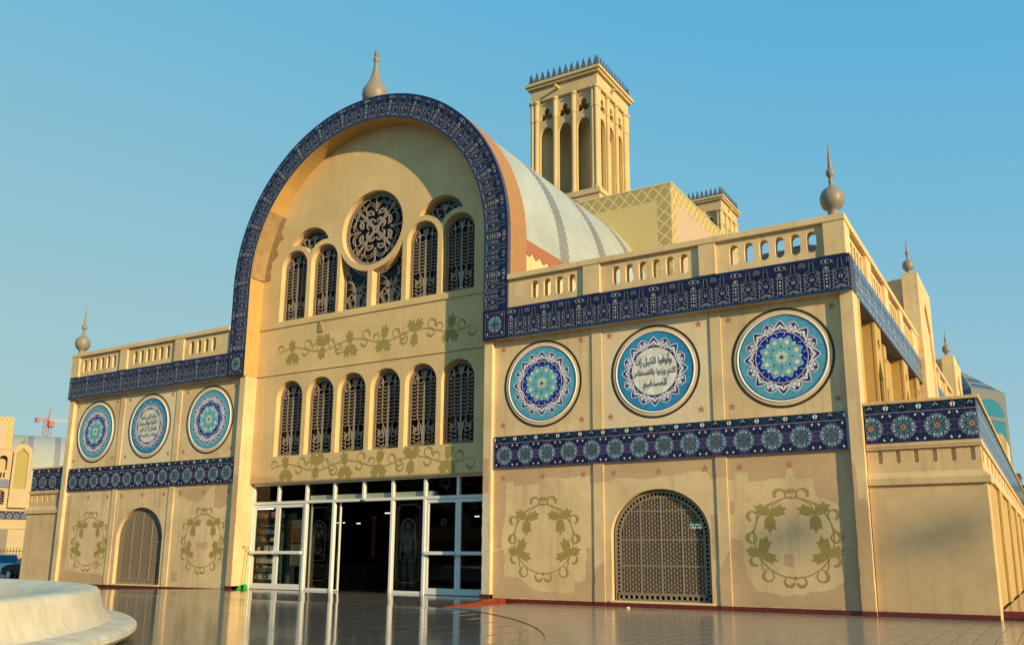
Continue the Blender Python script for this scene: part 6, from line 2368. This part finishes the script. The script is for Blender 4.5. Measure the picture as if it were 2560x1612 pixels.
# black railing and parked cars on the street at the left
RAIL = thing("railing", "black iron street railing at the far left", "railing", (-51.0, 20.5, -0.5))
RAIL.rotation_euler = (0, 0, math.atan2(0.873, 0.487))
box("top_bar", GASKET, RAIL, -5, 4, -0.03, 0.03, 1.62, 1.67)
box("bottom_bar", GASKET, RAIL, -5, 4, -0.03, 0.03, 0.15, 0.20)
bme = MB().box(-0.025, 0.025, -0.02, 0.02, 0.0, 1.88).mesh("baluster", GASKET)
for k in range(44):
    link("baluster", bme, RAIL, (-4.9 + k * 0.2, 0, 0))


def make_car(name, label, col, loc, rz):
    c = thing(name, label, "car", loc, "cars parked at the left")
    c.rotation_euler = (0, 0, rz)
    body_m = mat("car_" + name, col, 0.25, metal=0.4, coat=0.5)
    # long section (x along the car), swept across with tumblehome
    low = [(-2.2, 0.32), (-2.26, 0.50), (-2.22, 0.78), (-2.10, 0.92), (-1.2, 0.97), (0.9, 0.95), (1.75, 0.86), (2.2, 0.70), (2.25, 0.45), (2.15, 0.30)]
    m = MB()
    ws = [0.80, 0.86, 0.88, 0.86, 0.85, 0.85, 0.84, 0.80, 0.78, 0.74]
    n = len(low)
    for i in range(n - 1):
        m.face([(low[i][0], -ws[i], low[i][1]), (low[i + 1][0], -ws[i + 1], low[i + 1][1]), (low[i + 1][0], ws[i + 1], low[i + 1][1]), (low[i][0], ws[i], low[i][1])])
    for s_ in (-1, 1):
        m.face([(low[i][0], s_ * ws[i], low[i][1]) for i in range(n)])
    m.face([(low[0][0], -ws[0], low[0][1]), (low[0][0], ws[0], low[0][1]), (low[-1][0], ws[-1], low[-1][1]), (low[-1][0], -ws[-1], low[-1][1])])
    b = m.build("body", body_m, c, smooth=True, bevel=0.03)
    cab = [(-1.85, 0.93), (-1.15, 1.38), (-0.9, 1.43), (0.25, 1.42), (0.45, 1.38), (1.15, 0.92)]
    cw = [0.76, 0.62, 0.60, 0.60, 0.61, 0.74]
    m = MB()
    for i in range(1, 4):
        m.face([(cab[i][0], -cw[i], cab[i][1] + 0.004), (cab[i + 1][0], -cw[i + 1], cab[i + 1][1] + 0.004), (cab[i + 1][0], cw[i + 1], cab[i + 1][1] + 0.004), (cab[i][0], cw[i], cab[i][1] + 0.004)])
    m.build("roof", body_m, c, smooth=True)
    gl = mat("car_glass", (0.012, 0.03, 0.07), 0.05, spec=0.8)
    for nm_, i in (("rear_window", 0), ("windscreen", 4)):
        MB().face([(cab[i][0], -cw[i], cab[i][1]), (cab[i + 1][0], -cw[i + 1], cab[i + 1][1]), (cab[i + 1][0], cw[i + 1], cab[i + 1][1]), (cab[i][0], cw[i], cab[i][1])])
        mm = MB()
        mm.face([(cab[i][0], -cw[i], cab[i][1]), (cab[i + 1][0], -cw[i + 1], cab[i + 1][1]), (cab[i + 1][0], cw[i + 1], cab[i + 1][1]), (cab[i][0], cw[i], cab[i][1])])
        mm.build(nm_, gl, c)
    for s_ in (-1, 1):
        mm = MB()
        mm.face([(cab[k][0], s_ * cw[k], cab[k][1]) for k in range(6)])
        mm.build("side_window", gl, c)
        for x in (-1.35, 1.38):
            wl = MB().lathe([(0.0, -0.10), (0.31, -0.10), (0.33, -0.07), (0.33, 0.07), (0.31, 0.10), (0.0, 0.10)], 0, 0, 20).build("wheel", GASKET, c, loc=(x, s_ * 0.74, 0.33))
            wl.rotation_euler = (PI / 2, 0, 0)
            MB().lathe([(0.0, -0.105), (0.19, -0.105), (0.2, -0.09), (0.2, 0.09), (0.19, 0.105), (0.0, 0.105)], 0, 0, 14).build("rim", ALU, wl)
        box("tail_light", mat("tail_red", (0.30, 0.02, 0.015), 0.3), c, -2.262, -2.20, s_ * 0.55 - (0.0 if s_ > 0 else 0.25), s_ * 0.55 + (0.25 if s_ > 0 else 0.0), 0.64, 0.80)
    box("bumper", body_m, c, -2.32, -2.24, -0.82, 0.82, 0.36, 0.54, bevel=0.02)
    box("number_plate", RINGWHITE, c, -2.275, -2.262, -0.26, 0.26, 0.60, 0.72)
    return c


azl = math.atan2(13.6 + 16.1, -36.5 - 14.45)
make_car("silver_car", "pale silver car with dark blue rear window at far left", (0.45, 0.50, 0.50), (-37.8, 13.3, -0.5), azl)
make_car("dark_car", "dark navy car half hidden behind the left corner block", (0.012, 0.014, 0.05), (-33.2, 12.6, -0.5), azl + 0.5)

# red and white tower crane on the skyline
CR_ = thing("tower_crane", "red and white tower crane on the left skyline", "crane", (-243.4, 137.2, -0.5))
RED = mat("crane_red", (0.40, 0.17, 0.14), 0.6)
cm = MB()
for dx in (-0.8, 0.8):
    for dy in (-0.8, 0.8):
        cm.tube((dx, dy, 0), (dx, dy, 41), 0.12, n=5)
for k in range(26):
    z = k * 1.6
    cm.tube((-0.8, -0.8, z), (0.8, -0.8, z + 1.6), 0.07, n=4)
    cm.tube((0.8, 0.8, z), (-0.8, 0.8, z + 1.6), 0.07, n=4)
cm.build("mast", RED, CR_)
jd = Vector((2.5, 4.2, 0)).normalized()
jm = MB()
for k in range(22):
    a, b = jd * (k * 1.6), jd * ((k + 1) * 1.6)
    jm.tube((a.x, a.y, 41.2), (b.x, b.y, 41.2), 0.12, n=4)
    jm.tube((a.x, a.y, 41.2), ((a.x + b.x) / 2, (a.y + b.y) / 2, 42.3), 0.07, n=4)
    jm.tube(((a.x + b.x) / 2, (a.y + b.y) / 2, 42.3), (b.x, b.y, 41.2), 0.07, n=4)
jm.build("jib", mat("crane_white", (0.55, 0.45, 0.42), 0.6), CR_)
a = -jd * 2.6
MB().tube((0, 0, 41.3), (a.x, a.y, 41.6), 0.45, 0.45, 4).build("counter_jib", RED, CR_)
b = -jd * 2.9
box("counterweight", RED, CR_, b.x - 0.5, b.x + 0.5, b.y - 0.5, b.y + 0.5, 40.4, 41.7)
box("cab", RED, CR_, -0.2, 1.4, -0.2, 1.4, 39.2, 41.0)
MB().tube((0, 0, 41), (0.3, 0.3, 45.5), 0.3, 0.12, 5).tube((0.3, 0.3, 45.4), (jd.x * 18, jd.y * 18, 42.2), 0.05, n=4).build("apex", RED, CR_)

# ------------------------------------------------------------------ beyond the right corner
TW = thing("glass_tower", "far office tower with blue glass and pyramid top at right", "tower", (-9.6, 342.0, -0.5))
TW.rotation_euler = (0, 0, -0.5)
STONE = mat("tower_stone", (0.15, 0.16, 0.16), 0.7)
BLUEG = mat("blue_glass", (0.02, 0.17, 0.24), 0.1, spec=0.7)
hw = 10.2
box("shaft", STONE, TW, -hw, hw, -hw, hw, 0, 61.0)
for k in range(4):
    R4 = Matrix.Rotation(k * PI / 2, 4, 'Z')
    for c in (0.0,):
        o = MB().plate([archpoly(c, 8.2, 2, 52.0, 18, 6.0)], ffront(-hw), -0.05, 0.25).build("window", BLUEG, TW)
        o.matrix_local = R4
        box("bar", STONE, o, c - 8.3, c + 8.3, -hw - 0.4, -hw - 0.26, 50.2, 51.6)
    p = MB()
    q = [(-hw, -hw, 61.0), (hw, -hw, 61.0), (0, 0, 70.2)]
    p.face(q)
    o = p.build("roof", STONE, TW)
    o.matrix_local = R4
    for t in (0.12, 0.42):
        z0, z1 = 61 + 9.2 * t, 61 + 9.2 * (t + 0.16)
        f0, f1 = hw * (1 - t), hw * (1 - t - 0.16)
        s2 = MB()
        s2.face([(-f0 * 0.8, -f0 - 0.1, z0), (f0 * 0.8, -f0 - 0.1, z0), (f1 * 0.8, -f1 - 0.1, z1), (-f1 * 0.8, -f1 - 0.1, z1)])
        s2.build("roof_glazing", mat("roof_glass", (0.03, 0.04, 0.05), 0.15), o)
MB().tube((0, 0, 69.5), (0, 0, 74.5), 0.25, 0.06, 6).build("mast", STONE, TW)
HB = thing("brown_block", "small brown brick building beyond the right corner", "building", (10.6, 134.0, -0.5))
box("wall", mat("brown_brick", (0.24, 0.12, 0.08), 0.8, var=0.2), HB, -0.7, 0.35, 0, 8, 0, 13.8)
for k in range(4):
    box("window", BLUEG, HB, -0.45, 0.1, -0.05, 0.0, 2.0 + k * 3.0, 3.6 + k * 3.0)
box("roof", STONE, HB, -0.8, 0.45, -0.1, 8.1, 13.8, 14.1)
CN = thing("petrol_canopy", "pale yellow lit canopy with red sign at the right edge", "canopy", (12.0, 118.0, -0.5))
box("roof", mat("canopy_yellow", (0.75, 0.60, 0.25), 0.5), CN, -1.3, 9, 0, 6, 9.2, 10.4)
box("fascia", mat("canopy_blue", (0.02, 0.07, 0.12), 0.5), CN, -1.35, 9, -0.05, 6.05, 10.41, 11.2)
box("sign", mat("sign_red", (0.6, 0.02, 0.02), 0.4), CN, -0.9, 2.0, -0.1, -0.01, 7.9, 9.19)
for x in (0.2, 7):
    box("post", STONE, CN, x - 0.2, x + 0.2, 1, 1.4, 0, 9.19)
hm_ = MB()
rh = random.Random(4)
hp = [(-260 + k * 40, 40 + 52 * math.exp(-((k - 8) / 4.2) ** 2) + rh.uniform(-5, 5)) for k in range(18)]
hm_.plate([[(-260, -1)] + [(420, -1)] + list(reversed(hp))], ffront(1250), -60, 0.0)
hm_.build("hills", mat("hill_blue_grey", (0.075, 0.085, 0.09), 0.95, var=0.3, scale=0.02), kind="structure")
BLK = GASKET
for k, (x, y, lab) in enumerate(((13.62, 46.0, "near black and white striped kerb post by the right corner"), (13.95, 52.0, "second black and white striped post beyond the right corner"))):
    p = thing("striped_post", lab, "post", (x, y, 0.0), "striped posts by the street")
    for q in range(7):
        MB().tube((0, 0, q * 0.36), (0, 0, (q + 1) * 0.36 - 0.002), 0.075, n=10).build("band", BLK if q % 2 == 0 else RINGWHITE, p)
box("side_terrace", PAVE, None, 13.602, 34, 0.86, 26, 0.008, 0.13, kind="structure")
st_ = bpy.data.objects["side_terrace"]
for k in range(40):
    box("edge_tile", PLINTH, st_, 13.604 + k * 0.33, 13.604 + (k + 1) * 0.33 - 0.004, 0.835, 0.859, 0.008, 0.132, bevel=0.003)

# ------------------------------------------------------------------ what stands across the square behind the photographer (seen in the glass)
BARK = mat("bark", (0.10, 0.07, 0.05), 0.9, var=0.3, scale=6)
FOL = mat("foliage", (0.035, 0.065, 0.025), 0.7, var=0.4, scale=1.5)
rt_ = random.Random(21)
fm = MB()
for k in range(1500):
    a, b = rt_.uniform(0, 2 * PI), rt_.uniform(-1, 1)
    r = rt_.uniform(0.45, 1.0) * (0.8 + 0.25 * math.sin(a * 3 + b * 2))
    c = Vector((r * math.cos(a) * math.sqrt(1 - b * b) * 3.6, r * math.sin(a) * math.sqrt(1 - b * b) * 3.6, 7.2 + b * r * 3.4))
    n1 = Vector((rt_.gauss(0, 1), rt_.gauss(0, 1), rt_.gauss(0, 1))).normalized() * 0.34
    n2 = n1.cross(Vector((rt_.gauss(0, 1), rt_.gauss(0, 1), rt_.gauss(0, 1)))).normalized() * 0.26
    fm.face([tuple(c + n1), tuple(c + n2), tuple(c - n1), tuple(c - n2)])
fme = fm.mesh("crown", FOL, recalc=False)
tm_ = MB().tube((0, 0, 0), (0.1, 0, 3.2), 0.26, 0.2, 8).tube((0.1, 0, 3.1), (1.3, 0.5, 6.5), 0.16, 0.06, 6).tube((0.1, 0, 3.1), (-1.0, 0.6, 6.6), 0.15, 0.06, 6).tube((0.1, 0, 3.1), (0.1, -0.9, 7.0), 0.14, 0.05, 6)
tme_ = tm_.mesh("trunk", BARK, smooth=True)
for k, (x, y, sc) in enumerate(((-96, -50, 1.5), (-88, -54, 1.35), (-80, -52, 1.5), (-58, -56, 1.4), (-51, -60, 1.5), (-44, -58, 1.3), (-37, -62, 1.5), (-30, -66, 1.4), (-66, -66, 1.1))):
    t = thing("tree", "dark leafy tree across the square, opposite the market hall", "tree", (x, y, -0.5), "trees across the square")
    link("crown", fme, t)
    link("trunk", tme_, t)
    t.scale = (sc, sc, sc)
    t.rotation_euler = (0, 0, k * 1.3)
SR = thing("reflection_backdrop", "long low unseen block added behind the trees to darken glass reflections", "building", (-72, -86, -0.5))  # added block, keeps the sky out of the door glass reflections
SR.rotation_euler = (0, 0, -0.72)
box("wall", mat("reflection_backdrop_wall", (0.16, 0.12, 0.08), 0.85, var=0.15), SR, -75, 75, -8, 0, 0, 11.5)
for k in range(24):
    box("backdrop_front", DARKHOLE, SR, -73 + k * 6.2, -68.6 + k * 6.2, -0.02, 0.05, 0.4, 3.8)
    box("upper_window", DARKHOLE, SR, -72.5 + k * 6.2, -69 + k * 6.2, -0.02, 0.05, 6.0, 8.5)
AP = thing("apartment_block", "tan apartment block with balconies across the square", "building", (-84, -99, -0.5))
AP.rotation_euler = (0, 0, -0.75)
box("wall", mat("apartment_tan", (0.40, 0.26, 0.15), 0.85, var=0.1), AP, -9, 9, -7, 0, 0, 30)
for q in range(8):
    box("balcony", mat("balcony_red", (0.35, 0.13, 0.08), 0.8), AP, -8, 8, 0.002, 1.2, 3.0 + q * 3.3, 3.9 + q * 3.3)
    for k in range(5):
        box("window", DARKHOLE, AP, -7.2 + k * 3.1, -5.6 + k * 3.1, -0.02, 0.02, 4.0 + q * 3.3, 5.6 + q * 3.3)
# two unseen masts added between sun and hall to cast soft wall shadows
MAST = mat("mast_grey", (0.35, 0.35, 0.34), 0.5, metal=0.5)
for k, (bx, bz, D) in enumerate(((10.35, 1.30, 78.0), (12.75, 1.28, 80.0))):
    sd = Vector((SUN_DIR.x, SUN_DIR.y, 0)).normalized()
    p = Vector((bx, WY, 0)) + sd * D
    H = bz + D * SUN_DIR.z / math.hypot(SUN_DIR.x, SUN_DIR.y)
    t = thing("shadow_mast", "tall %s unseen mast added to cast a soft wall shadow" % ("first" if k == 0 else "second"), "shadow mast", (p.x, p.y, -0.5), "unseen shadow masts")
    MB().tube((0, 0, 0), (0, 0, H + 0.2), 0.11, 0.06, 10).build("pole", MAST, t)
    hm2 = MB().lathe([(0.0, H + 0.95), (0.16, H + 0.9), (0.27, H + 0.65), (0.25, H + 0.45), (0.16, H + 0.25), (0.0, H + 0.2)], 0, 0, 16)
    hm2.build("shadow_head", MAST, t)
